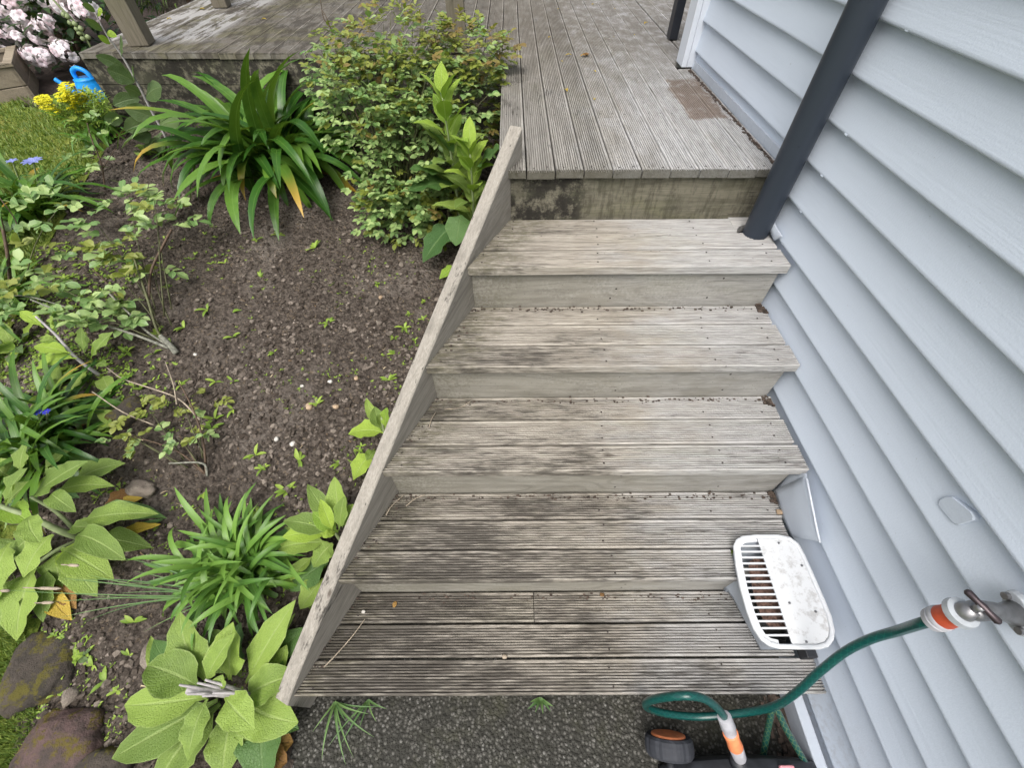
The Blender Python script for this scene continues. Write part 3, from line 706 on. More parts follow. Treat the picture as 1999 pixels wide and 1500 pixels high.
HP = spline(hp); m = MB(); m.tube(HP, .0098, 14, uvscale=45); m.build('hose_tube', M_HOSE, hose, smooth=True)
def conn(p, d, parent, prof, mats, n=20):
    d = d.normalized(); 
    for name, mat, segs in prof:
        m = MB(); m.tube([p + d*s for s, r_ in segs], [r_ for s, r_ in segs], n); o = m.build(name, mat, parent, smooth=True); o.modifiers.new('e', 'EDGE_SPLIT').split_angle = R(35)
dn_ = Vector((0, 0, -1))
conn(Vector((tx, ty, cz)), dn_, hose, [('tap_collar', M_TMETAL, [(0, .018), (.002, .024), (.013, .0255), (.016, .023), (.018, .020)]), ('connector_sleeve', M_REDOR, [(.017, .0205), (.020, .021), (.032, .0185), (.044, .020), (.047, .0195)]), ('connector_collar', M_LGREY, [(.047, .0195), (.050, .0215), (.055, .0215), (.057, .0195), (.060, .0215), (.072, .020), (.076, .013)])], None)
e0 = HP[-1]; e1 = atz(1443, 1478, .0); dd = e1 - e0; Lc = dd.length
conn(e0 - dd.normalized()*.004, dd, hose, [('connector_collar', M_LGREY, [(0, .013), (.003, .0175), (Lc*.27, .019), (Lc*.30, .0165), (Lc*.42, .0165)]), ('connector_sleeve', M_ORANGE, [(Lc*.40, .017), (Lc*.42, .0195), (Lc*.60, .0175), (Lc*.76, .0195), (Lc*.78, .018)]), ('connector_tip', M_LGREY, [(Lc*.78, .0175), (Lc*.80, .0185), (Lc*1.05, .017), (Lc*1.08, .0145)])], None)
h2 = spline([atz(1488, 1486, -.15), atz(1496, 1440, -.08), atz(1503, 1405, 0), atz(1508, 1384, .045), atz(1519, 1392, .04), atz(1535, 1425, .0), atz(1556, 1462, -.05), atz(1578, 1505, -.1), atz(1600, 1580, -.14)])
m = MB(); m.tube(h2, .0086, 14, uvscale=45); o = m.build('braided_hose', M_HOSE2, smooth=True); tag(o, 'green hose with fine yellow braid bent over beside the wall at the bottom edge', 'hose')
# ================================================================ WHEELED SPRINKLER BASE
wc = atz(1306, 1456, -.105); cart = thing('hose_sprinkler', 'black plastic hose-fed sprinkler on a wheel with an orange hub, at the bottom edge', 'sprinkler', (wc.x, wc.y, -.18))
m = MB(); ax = Vector((.05, 1, .22)).normalized(); sx = ax.cross(Vector((0,0,1))).normalized(); sz = sx.cross(ax); n = 44; RW = .068
def wring(r_, t): return [wc + ax*t + (sx*math.cos(2*math.pi*k/n) + sz*math.sin(2*math.pi*k/n))*(r_*(1 - (.03 if k % 4 == 0 and r_ > .06 else 0))) for k in range(n)]
m.loft([wring(.050, -.024), wring(.060, -.026), wring(.066, -.020), wring(RW, -.008), wring(RW, .006), wring(.066, .018), wring(.060, .024), wring(.050, .023)]); m.build('wheel', M_RUBBER, cart, bevel=0)
m = MB(); m.loft([wring(.049, .022), wring(.047, .027), wring(.040, .0275), wring(.012, .0255)]); m.build('hub', M_ORANGE, cart, smooth=True)
m = MB(); rings = []
yb0 = atz(1400, 1478, -.03).y
for t in range(13):
    x = 1.07 + .46*t/12; e = math.sin(math.pi*min(max(t/12, .0), 1))**.35 if 0 < t < 12 else .15
    zt = -.165 + .135*e; yf = yb0 - .03*(1-e) ; rings.append([(x, yf - .17, -.165), (x, yf - .17, zt - .03), (x, yf - .13, zt), (x, yf - .03, zt), (x, yf - .005, zt - .012), (x, yf, zt - .03), (x, yf, -.165)])
m.loft(rings); m.build('body', M_BLACKP, cart, smooth=True, bevel=.006)
m = MB(); m.tube([wc - ax*.02, wc - ax*.10], .012, 12); m.build('axle', M_BLACKP, cart, smooth=True)
p = atz(1443, 1482, -.01); m = MB(); m.tube([p, p + Vector((.005, -.01, -.03))], .022, 18); m.build('inlet_socket', M_BLACKP, cart, smooth=True)
p = atz(1540, 1499, -.02); m = MB(); m.box((p.x - .022, p.y - .035, -.035), (p.x + .016, p.y + .004, -.02)); m.build('pink_tab', M_PINK, cart, bevel=.004)
# ================================================================ PLANTS
def leaf_geo(m, spine, W, shape, fold=.25, cols=4, rnd=.5, twist=0, wave=0, side0=None):
    n = len(spine) - 1; vs = []; uv = []; 
    for i, p in enumerate(spine):
        t = i/n; T = (spine[min(i+1, n)] - spine[max(i-1, 0)]).normalized()
        S = side0 if side0 is not None else T.cross(Vector((0, 0, 1)))
        if S.length < .05: S = Vector((1, 0, 0))
        S = (S - T*S.dot(T)).normalized(); N = S.cross(T).normalized()
        a = twist*(t - .3); S, N = S*math.cos(a) + N*math.sin(a), N*math.cos(a) - S*math.sin(a)
        w_ = W*.5*shape(t)
        for j in range(cols + 1):
            s = -1 + 2*j/cols
            wv = wave*w_*math.sin(t*17 + s*2 + rnd*30)*abs(s)
            vs.append(p + S*(s*w_) + N*(fold*w_*abs(s)**1.3 + wv)); uv.append((j/cols, t))
    c1 = cols + 1; fs = [(i*c1+j, i*c1+j+1, (i+1)*c1+j+1, (i+1)*c1+j) for i in range(n) for j in range(cols)]
    m.add(vs, fs, uvs=uv, rnd=rnd)
def s_strap(t): return min(1, .7 + t*1.2)*(1 - t**5)*.98 + .02
def s_grass(t): return (1 - t**2)*.95 + .05
def s_lance(t):
    if t < .14: return .10 + t*.4
    u = (t - .14)/.86; return .16*(1-u) + (math.sin(math.pi*u**.78))**.85 if u < 1 else .02
def s_oval(t): return max(.04, math.sin(math.pi*min(1, t*.96+.02))**.75)
def s_round(t):
    if t < .1: return .1
    u = (t - .1)/.9; return max(.04, math.sin(math.pi*u**.7)**.6)
def arc(base, az, elev, L, droop, n=8, p=1.4, curl=0):
    pts = [Vector(base)]; q = Vector(base)
    for i in range(n):
        t = (i + .5)/n; e = elev - droop*t**p; a = az + curl*t
        q = q + Vector((math.cos(a)*math.cos(e), math.sin(a)*math.cos(e), math.sin(e)))*(L/n); pts.append(q.copy())
    return pts
def bez(a, b_, arch, n=8, side=0):
    a, b_ = Vector(a), Vector(b_); d = b_ - a; mid = a.lerp(b_, .45) + Vector((0, 0, arch*d.length)) + Vector((-d.y, d.x, 0))*side
    return [a*(1-t)**2 + mid*2*t*(1-t) + b_*t*t for t in [i/n for i in range(n+1)]]
def floor_clamp(sp, h=.008):
    for q in sp:
        g = gz(q.y) + h
        if q.x > -.03 and q.y < 0: g = -.17
        if q.z < g: q.z = g
    return sp
def part_leaf(parent, sp, W, shape, mat, rnd=None, **k):
    m = MB(); leaf_geo(m, sp, W, shape, rnd=random.random() if rnd is None else rnd, **k); return m.build('leaf', mat, parent, smooth=True)
# ---- agapanthus
def agapanthus(base, n, L, W, mat, label, seed, upright=.5, spread=.05, dead=3, cat='plant', bias=None, group='clumps of strap-leaved plants'):
    rs = random.Random(seed); t = thing('agapanthus', label, cat, base, group); B = Vector(base)
    for k in range(n):
        az = rs.uniform(0, 6.283) if bias is None else rs.gauss(bias, 1.6)
        el = R(rs.uniform(38, 88)) if rs.random() < upright else R(rs.uniform(20, 60)); l = L*rs.uniform(.6, 1.08)
        off = Vector((rs.gauss(0, spread), rs.gauss(0, spread), 0))
        sp = floor_clamp(arc(B + off, az, el, l, R(rs.uniform(50, 140)), 10, 1.45, rs.uniform(-.5, .5)))
        part_leaf(t, sp, W*rs.uniform(.75, 1.15), s_strap, mat, rnd=rs.random(), fold=.28, cols=2, twist=rs.uniform(-.5, .5))
    for k in range(dead):
        sp = floor_clamp(arc(B, rs.uniform(0, 6.28), R(15), L*.6, R(70), 7, 1.2)); part_leaf(t, sp, W*.6, s_strap, M_YELLOW if k % 2 else M_BROWN, fold=.4, cols=2)
    return t
A1 = gh(500, 335)
agapanthus(A1 + Vector((.12, .02, 0)), 150, .68, .062, M_AGA, 'large dark green agapanthus clump with arching strap leaves in front of the deck', 3, .72, .085, 3)
agapanthus(gh(78, 420), 64, .46, .032, M_AGA, 'small agapanthus with two pale blue flowers beside the lawn at upper left', 5, .6, .05, 0)
agapanthus(gh(85, 880), 120, .42, .027, M_AGA, 'dense dark agapanthus with a few deep blue blooms at the left edge', 7, .6, .07, 3)
agapanthus(gh(475, 1110), 170, .29, .021, M_AGAB, 'bright green low strap-leaved clump near the foot of the stringer', 9, .5, .055, 4)
agapanthus(gh(20, 600), 34, .36, .022, M_AGAB, 'light green strappy clump partly cut off at the left edge above the dark one', 12, .6, .05, 0)
agapanthus(gh(215, 275), 26, .30, .020, M_AGAB, 'little strap-leaved tuft between yellow flowers and the tall leafy stalk', 13, .6, .05, 1)
def small_flower(name, base, top, mat, label, n=7, L=.035):
    t = thing(name, label, 'flower', base); m = MB(); m.tube(bez(base, top, .1), .0035, 6); m.build('stem', M_STEMG, t, smooth=True)
    m = MB()
    for k in range(n):
        leaf_geo(m, arc(Vector(top), 6.28*k/n + .3, R(25), L, R(30), 5), L*.45, s_oval, rnd=random.random(), cols=2)
    m.build('petals', mat, t, smooth=True); return t
small_flower('blue_flower', gh(90, 400), gh(66, 318, .22), M_BFLOW, 'pale blue flower on a stem, right one of the pair above the small agapanthus', 9, .05)
small_flower('blue_flower', gh(60, 400), gh(25, 316, .22), M_BFLOW, 'smaller pale blue flower, left one of the pair above the small agapanthus', 6, .03)
small_flower('deep_blue_flower', gh(105, 850), gh(92, 805, .2), M_DBFLOW, 'tiny deep blue bloom right of its twin in the dark strappy clump', 8, .016)
small_flower('deep_blue_flower', gh(95, 855), gh(76, 806, .2), M_DBFLOW, 'tiny deep blue bloom left of its twin in the dark strappy clump', 8, .016)
# ---- foxgloves whose leaves are set one by one: (base px, base h), (tip px, tip h), width, material
def leafy(name, label, loc, leaves, stems=(), cat='plant', shape=s_lance, group='broad-leaved foxgloves'):
    t = thing(name, label, cat, loc, group)
    for pts, r0, r1, mat in stems:
        P = spline(pts, 6); m = MB(); m.tube(P, [r0 + (r1-r0)*i/(len(P)-1) for i in range(len(P))], 8); m.build('stem', mat, t, smooth=True)
    for l in leaves:
        (ax_, ay, ah), (bx_, by_, bh), W, mat = l[:4]; arch = l[4] if len(l) > 4 else .22
        sp = floor_clamp(bez(gh(ax_, ay, ah), gh(bx_, by_, bh), arch, 9, random.uniform(-.1, .1)), .012)
        if random.random() < .55:
            k = random.uniform(.5, .75); a2, b2 = gh(ax_, ay, ah*.5), gh(bx_ + random.uniform(-28, 28), by_ + random.uniform(-28, 28), bh*.4)
            part_leaf(t, floor_clamp(bez(a2, a2.lerp(b2, k + .2), random.uniform(.1, .4), 9, random.uniform(-.2, .2)), .01), W*k, shape, random.choice((mat, M_FOX, M_FOXD, M_FOXY)), fold=.3, cols=4, wave=.25, twist=random.uniform(-.6, .6))
        W *= random.uniform(.78, .95)
        part_leaf(t, sp, W, l[5] if len(l) > 5 else shape, mat, fold=random.uniform(.1, .35), cols=6, wave=.22, twist=random.uniform(-.45, .45))
    return t
B0 = gh(540, 1375)
leafy('foxglove', 'large pale green broad-leaved plant with a silvery stem at the bottom, against the stringer foot', gh(470, 1360), [
 ((405,1330,.09),(352,1195,.14),.125,M_FOX),((450,1328,.09),(455,1215,.18),.115,M_FOX),((480,1335,.09),(577,1172,.18),.105,M_FOX,.1),
 ((385,1340,.12),(288,1300,.16),.13,M_FOX,.3,s_round),((478,1362,.10),(584,1318,.16),.115,M_FOX,.25),((478,1368,.08),(582,1412,.12),.165,M_FOX,.2,s_round),
 ((440,1362,.15),(497,1424,.17),.095,M_FOX,.3),((405,1362,.12),(243,1378,.10),.12,M_FOX,.2),((425,1368,.10),(218,1482,.08),.145,M_FOX,.2),
 ((405,1365,.16),(367,1487,.15),.085,M_FOX,.2),((455,1385,.06),(432,1530,.05),.12,M_FOX,.2),((505,1390,.05),(515,1540,.03),.125,M_FOXD,.2),
 ((430,1375,.06),(300,1545,.03),.15,M_FOX,.2),((470,1320,.06),(410,1230,.08),.11,M_FOX,.2),((500,1325,.05),(600,1225,.10),.095,M_FOXD,.1),
 ((400,1335,.15),(460,1236,.22),.07,M_FOX,.15),((430,1348,.16),(435,1318,.18),.05,M_FOX,.3),((395,1345,.1),(300,1250,.05),.1,M_FOXD,.2),((390,1380,.06),(265,1420,.04),.11,M_FOX,.2),
 ((520,1350,.05),(560,1260,.12),.09,M_FOX,.1),((490,1378,.05),(500,1450,.05),.12,M_FOX,.2,s_round)],
 [([gh(560,1378,.0), gh(520,1368,.05), gh(470,1358,.09), gh(420,1352,.15), gh(365,1348,.175)], .016, .010, M_SILV)] +
 [([gh(470+dx,1358,.09), gh(430+dx,1350+dy,.165), gh(385+dx,1346+dy*2,.195)], .007, .003, M_SILV) for dx, dy in ((0,-6),(15,-9),(-20,5),(10,7),(30,4),(-35,-4))])
leafy('foxglove', 'big bright green broad-leaved plant sprawling at the left edge above the mossy rocks', gh(150, 1055), [
 ((40,922,.22),(52,864,.25),.055,M_FOX,.1),((12,990,.2),(54,914,.27),.085,M_FOX,.2),((62,975,.16),(172,900,.22),.095,M_FOX,.15),((85,930,.1),(145,876,.15),.05,M_FOX),
 ((140,945,.1),(245,905,.10),.085,M_FOX),((108,962,.14),(224,950,.12),.085,M_FOX),((160,1018,.12),(310,1004,.10),.10,M_FOX),((140,1028,.08),(196,1030,.10),.06,M_FOX),
 ((190,1046,.06),(298,1070,.06),.085,M_FOX),((150,1046,.14),(245,1094,.16),.105,M_FOX,.25,s_round),((120,1072,.06),(222,1132,.05),.13,M_FOX),((58,1008,.25),(78,1060,.27),.085,M_FOX,.2,s_round),
 ((104,1044,.16),(46,1128,.17),.105,M_FOX,.2,s_round),((100,965,.2),(148,1000,.2),.07,M_FOX,.3,s_round),((70,1110,.08),(32,1252,.04),.12,M_FOX),((95,1110,.05),(84,1216,.04),.08,M_FOX),
 ((20,1060,.12),(-10,1180,.12),.11,M_FOX),((30,985,.14),(60,1020,.16),.09,M_FOXY,.3,s_round),((80,1040,.1),(20,1090,.1),.12,M_FOX,.2,s_round),((15,930,.12),(-15,900,.14),.1,M_FOX,.2),
 ((55,1060,.05),(-20,1130,.04),.16,M_FOX,.2,s_round),((110,1080,.04),(120,1150,.03),.12,M_FOX,.2,s_round),((150,1080,.03),(190,1165,.02),.1,M_FOX),
 ((215,1000,.03),(279,972,.02),.05,M_YELLOW),((225,1050,.03),(314,1024,.03),.055,M_YELLOW),((95,1150,.03),(140,1212,.015),.07,M_YELLOW),((205,985,.03),(262,958,.02),.06,M_BROWN),((120,1120,.02),(150,1190,.01),.07,M_BROWN)],
 [([gh(165,1052,0), gh(120,1038,.08), gh(60,1010,.15), gh(-10,985,.2)], .013, .008, M_STEMG), ([gh(160,1050,.0), gh(110,1000,.10), gh(60,970,.18)], .008, .005, M_STEMG), ([gh(155,1055,.0), gh(110,1075,.05), gh(60,1110,.08)], .008, .005, M_STEMG)])
leafy('foxglove', 'fresh green broad-leaved plant leaning on the stringer beside the second step', gh(655, 1040), [
 ((655,1035,.10),(600,946,.14),.07,M_FOX),((662,1030,.12),(653,931,.2),.075,M_FOX),((645,1040,.12),(553,1018,.14),.085,M_FOX),((645,1045,.12),(551,1049,.12),.07,M_FOXY),
 ((640,1060,.08),(541,1072,.06),.09,M_FOX),((612,1086,.05),(554,1142,.04),.055,M_FOX),((650,1062,.08),(612,1108,.08),.09,M_FOX,.2,s_round),((640,1100,.04),(566,1155,.03),.10,M_FOXD),
 ((632,1130,.04),(586,1190,.05),.085,M_FOX),((660,1040,.14),(610,1000,.18),.06,M_FOXY),((662,1035,.15),(672,970,.24),.06,M_FOX),((668,1030,.14),(695,985,.2),.06,M_FOX),((650,1040,.15),(625,975,.22),.05,M_FOXY),((655,1040,.16),(630,1050,.19),.04,M_FOXY,.4,s_round)],
 [([gh(668,1062,0), gh(658,1045,.08), gh(635,1020,.16)], .008, .005, M_STEMG)])
leafy('foxglove', 'small fresh green leaves poking out beside the middle of the stringer', gh(745, 860), [
 ((750,846,.08),(680,848,.06),.09,M_FOXY),((745,840,.10),(732,794,.16),.055,M_FOX),((752,838,.12),(756,796,.2),.05,M_FOXY),((728,886,.05),(690,938,.05),.085,M_FOXY),((735,880,.06),(716,900,.1),.05,M_FOX),((748,835,.1),(735,812,.16),.03,M_FOX)],
 [([gh(755,865,0), gh(750,845,.08), gh(745,815,.16)], .007, .004, M_STEMG)])
leafy('foxglove', 'young broad-leaved plant with a leaning pale stalk, left of the bare rose stems', gh(195, 735), [
 ((85,640,.17),(38,608,.2),.05,M_FOXY),((110,650,.2),(102,617,.26),.055,M_FOX,.1),((138,690,.14),(66,676,.16),.06,M_FOXY),((150,700,.12),(68,723,.10),.065,M_FOXY),((178,700,.10),(221,648,.16),.075,M_FOX,.15),
 ((165,690,.1),(160,637,.18),.06,M_FOX,.1),((190,710,.06),(208,715,.07),.04,M_FOX),((140,690,.1),(95,700,.12),.05,M_FOX),((170,725,.04),(140,765,.03),.06,M_FOX),((200,735,.03),(215,770,.02),.07,M_FOX),((110,665,.15),(78,665,.17),.04,M_FOX)],
 [([gh(198,735,0), gh(150,700,.10), gh(110,655,.17), gh(70,618,.22)], .008, .004, M_SILV)])
# plants with upright stalks: leaves placed round the stem
def stalk(name, label, base, top, spec, mats, seed, rad=.008, extra=()):
    rs = random.Random(seed); t = thing(name, label, 'plant', base, 'upright leafy stalks'); B, T = Vector(base), Vector(top)
    P = bez(B, T, .03); m = MB(); m.tube(P, [rad*(1-.6*i/(len(P)-1)) for i in range(len(P))], 8); m.build('stem', M_STEMG, t, smooth=True)
    n, L0, L1, W0, e0, e1, t0 = spec
    for k in range(n):
        f = t0 + (1 - t0)*k/(n-1); p = B.lerp(T, f); L = L0 + (L1-L0)*f; az = k*2.4 + rs.uniform(-.3, .3)
        sp = floor_clamp(arc(p, az, R(e0 + (e1-e0)*f + rs.uniform(-8, 8)), L*rs.uniform(.85, 1.1), R(rs.uniform(25, 60)), 8))
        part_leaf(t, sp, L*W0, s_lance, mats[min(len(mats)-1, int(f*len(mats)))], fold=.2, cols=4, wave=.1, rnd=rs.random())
    for l in extra:
        sp = floor_clamp(bez(l[0], l[1], .15, 9)); part_leaf(t, sp, l[2], s_round, l[3], fold=.15, cols=4, wave=.18)
    return t
b1 = gh(905, 470); 
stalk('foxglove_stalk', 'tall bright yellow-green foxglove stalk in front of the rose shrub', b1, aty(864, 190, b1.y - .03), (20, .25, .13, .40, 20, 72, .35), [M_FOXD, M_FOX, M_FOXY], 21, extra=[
  (aty(880, 300, b1.y), aty(838, 255, b1.y - .05), .15, M_FOXD), (aty(885, 360, b1.y-.02), aty(798, 372, b1.y-.1), .14, M_FOXD), (aty(885, 345, b1.y), aty(800, 330, b1.y-.05), .11, M_FOXD)])
b2 = gh(930, 500)
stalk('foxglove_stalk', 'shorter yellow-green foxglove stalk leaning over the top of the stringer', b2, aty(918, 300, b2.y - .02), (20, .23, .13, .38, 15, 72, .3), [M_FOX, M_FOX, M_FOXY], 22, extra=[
  (aty(885, 440, b2.y), aty(826, 512, b2.y-.12), .15, M_FOXD), (aty(900, 420, b2.y-.05), aty(890, 480, b2.y-.15), .12, M_FOXD), (aty(930, 330, b2.y), aty(982, 288, b2.y-.02), .13, M_FOXD), (aty(890, 520, b2.y-.1), aty(858, 545, b2.y-.16), .06, M_FOXY)])
b3 = gh(330, 300); yy = b3.y
tl = thing('tall_leafy_stalk', 'tall leaning stalk with soft oval leaves in front of the deck corner', 'plant', b3)
st = [aty(a, b_, yy) for a, b_ in ((330,300),(323,267),(295,215),(267,160),(237,107),(208,67),(184,21))]
m = MB(); P = spline(st, 6); m.tube(P, [.008*(1-.7*i/len(P)) for i in range(len(P))], 8); m.build('stem', M_SILV, tl, smooth=True)
for (a, b_, c, d, W, mt) in ((262,160,209,135,.085,M_SOFT),(245,135,187,109,.055,M_SOFT),(236,108,237,72,.06,M_SOFT),(285,192,315,170,.09,M_SOFT),(262,158,258,129,.05,M_SOFT),(275,185,243,170,.055,M_SOFT),(272,192,222,205,.075,M_SOFT),(300,230,243,212,.09,M_SOFT),
   (200,60,166,37,.035,M_SOFT),(215,85,191,70,.03,M_FOXY),(208,67,228,70,.03,M_FOXY),(186,22,160,8,.03,M_SOFT),(190,30,200,20,.03,M_FOXY),(300,250,237,290,.10,M_SOFT),(305,270,277,312,.10,M_SOFT),(325,280,318,345,.09,M_SOFT),(240,235,203,232,.07,M_SOFT),(310,250,350,235,.09,M_SOFT),
   (290,240,245,255,.09,M_SOFT),(320,290,300,335,.08,M_SOFT),(335,300,372,345,.08,M_SOFT),(295,262,260,270,.08,M_SOFT),(330,270,345,300,.08,M_SOFT)):
    part_leaf(tl, bez(aty(a, b_, yy), aty(c, d, yy - .06), .12, 8), W, s_oval, mt, fold=.2, cols=4, wave=.08, side0=Vector((.4, .3, 1)) if abs(d-b_) < 40 else None)
bs = thing('bud_stalk', 'thin stalk of round green buds in front of the pink flowers', 'plant', aty(178, 95, 2.95))
m = MB(); bp = [aty(a, b_, 2.9) for a, b_ in ((178,92),(160,62),(140,36),(118,14),(100,-5))]; m.tube(spline(bp, 5), .005, 6); m.build('stem', M_STEMG, bs, smooth=True)
for k, (a, b_) in enumerate(((172,72),(162,75),(155,64),(150,56),(146,46),(137,44),(158,55),(132,32),(125,28))):
    m = MB(); p = aty(a, b_, 2.89); m.tube([p - Vector((0,0,.012)), p - Vector((0,0,.007)), p, p + Vector((0,0,.008)), p + Vector((0,0,.013))], [.002, .010, .013, .009, .002], 8); m.build('bud', M_STEMG, bs, smooth=True)
# ---- rose shrubs
RL = {}
def rose_meshes(mat, key, L=.030):
    out = []
    for k in range(5):
        m = MB(); leaf_geo(m, arc(Vector((0,0,0)), 0, R(12), L, R(30), 3), L*.72, s_oval, fold=.25, cols=2, rnd=(k + .5)/5)
        o = m.build('leaf', mat); me = o.data; bpy.data.objects.remove(o); out.append(me)
    RL[key] = out
rose_meshes(M_ROSE, 'g'); rose_meshes(M_ROSEY, 'y'); rose_meshes(M_ROSER, 'r')
KM = {'g': M_ROSE, 'y': M_ROSEY, 'r': M_ROSER}
def compound(p, d, L, n=5):
    """leaflet anchors (pos, az, elev, size) of one rose leaf"""
    out = []; d = d.normalized(); s = d.cross(Vector((0,0,1))); s = s.normalized() if s.length > .05 else Vector((1,0,0))
    for f, sd in ((.45, 1), (.45, -1), (.78, 1), (.78, -1), (1, 0))[:n]:
        q = p + d*L*f; dd = (d*.55 + s*sd if sd else d) + Vector((0, 0, random.uniform(-.25, .25))); out.append((q, dd.normalized()))
    return out
def put_leaf(parent, key, q, d, s):
    o = bpy.data.objects.new('leaf', random.choice(RL[key])); COL.objects.link(o); o.parent = parent
    rot = d.to_track_quat('X', 'Z').to_euler(); rot.x += random.uniform(-.7, .7)
    o.rotation_euler = rot; o.location = q - origin(parent); o.scale = (s, s, s)
def stuff_leaf(m, q, d, s, L=.030, rnd=None):
    S = d.cross(Vector((random.uniform(-.3,.3), random.uniform(-.3,.3), 1))); S = S.normalized() if S.length > .05 else Vector((1,0,0))
    leaf_geo(m, [q, q + d*L*s*.33, q + d*L*s*.7 + Vector((0,0,-.002)), q + d*L*s + Vector((0,0,-.005))], L*.72*s, s_oval, fold=.25, cols=2, rnd=random.random() if rnd is None else rnd, side0=S)
def rose(label, base, blobs, nleaf, npart, seed, name='rose_bush', size=1., canes=None, keyf=None):
    canes = [(P, a*.68, b_*.68, mt) for P, a, b_, mt in (canes or [])]
    random.seed(seed); t = thing(name, label, 'shrub', base, 'rose bushes'); B = Vector(base)
    ST = {k: MB() for k in KM}; near = []; cm = MB()
    tot = sum(b_[3] for b_ in blobs)
    for (c, r_, key, wgt) in blobs:
        c = Vector(c); nn = int(nleaf*wgt/tot)
        for k in range(nn):
            while True:
                v = Vector((random.uniform(-1,1), random.uniform(-1,1), random.uniform(-1,1)))
                if .45 < v.length < 1: break
            if random.random() < .12: v = v*1.2
            p = c + Vector((v.x*r_[0], v.y*r_[1], v.z*r_[2]))
            if mn.noise(p*9) < -.30: continue
            kk = key if isinstance(key, str) and len(key) == 1 else random.choice(key)
            if p.z > c.z + r_[2]*.6 and random.random() < .4: kk = random.choice('yyr')
            for q, d in compound(p, Vector((v.x, v.y, v.z*.5 + .1)) + Vector((random.uniform(-.6,.6), random.uniform(-.6,.6), random.uniform(-.3,.3))), .045*size):
                near.append(((q - CP).length, q, d, kk, random.uniform(.7, 1.25)*size))
            if k % 12 == 0:
                a = B + (p - B)*.25 + Vector((random.uniform(-.03,.03), 0, 0)); cm.tube(bez(a, p, .1, 5, random.uniform(-.1,.1)), [.003, .0028, .0025, .002, .0016, .0012], 5)
    near.sort(key=lambda a: a[0])
    for i, (_, q, d, kk, s) in enumerate(near):
        if i < npart: put_leaf(t, kk, q, d, s)
        else: stuff_leaf(ST[kk], q, d, s)
    for kk, m in ST.items():
        if m.v: o = m.build('foliage', KM[kk], t, smooth=True); o['kind'] = 'stuff'
    for P, r0, r1, mt in (canes or []):
        m = MB(); P = spline(P, 5); m.tube(P, [r0 + (r1-r0)*i/(len(P)-1) for i in range(len(P))], 8); m.build('cane', mt, t, smooth=True)
    if cm.v: cm.build('twigs', M_CANEG, t, smooth=True)['kind'] = 'stuff'
    return t
rb = Vector((.06, 1.98, .325))
_SH = lambda bl: [((c[0] + (.13 if c[0] < 0 else .03), c[1], c[2]), r_, k, w_) for c, r_, k, w_ in bl]
rose('dense small-leaved rose shrub filling the corner between garden bed and deck', rb, _SH([
  ((-.02, 2.02, .56), (.21, .20, .24), 'gggggggggy', 1.2), ((.20, 2.02, .60), (.20, .20, .26), 'gggggggggy', 1.2), ((-.10, 2.12, .80), (.26, .2, .2), 'gggggggggy', 1.3), ((.20, 2.15, .85), (.26, .22, .2), 'ggggyy', 1.3),
  ((.42, 2.25, .80), (.18, .2, .24), 'ggggyyr', 1.1), ((.12, 2.25, 1.02), (.26, .18, .12), 'ggyyyyrr', .8), ((.42, 2.3, .98), (.20, .18, .10), 'yyyyrrg', .6), ((-.28, 2.3, .86), (.13, .15, .12), 'gggggy', .5), ((-.26, 2.36, .99), (.12, .12, .06), 'ggy', .14), ((.05, 1.86, .45), (.16, .10, .12), 'gggy', .5), ((-.1, 1.9, .42), (.12, .08, .08), 'gggy', .25)]),
  2300, 290, 31, size=.98, canes=[([rb, rb + Vector((.02,.1,.3)), rb + Vector((.1,.2,.7))], .009, .004, M_CANE), ([rb, rb + Vector((-.08,.1,.3)), rb + Vector((-.2,.25,.65))], .008, .003, M_CANE), ([rb, rb + Vector((.15,.1,.3)), rb + Vector((.35,.3,.6))], .008, .003, M_CANE),
   ([aty(650,60,2.35), aty(632,35,2.35), aty(625,-5,2.35)], .003, .002, M_CANE), ([aty(650,70,2.3), aty(640,40,2.3), aty(630,20,2.3)], .003, .002, M_CANE)])
b5 = gh(880, 500)
rose('small rose sprout with yellowish green leaves between foxglove stalks and soil', b5, [((atz(868,392,.5)), (.09, .09, .09), 'yyyrg', .6), (atz(875,430,.42), (.11, .08, .1), 'ggyy', .8)], 60, 100, 33, name='rose_sprout')
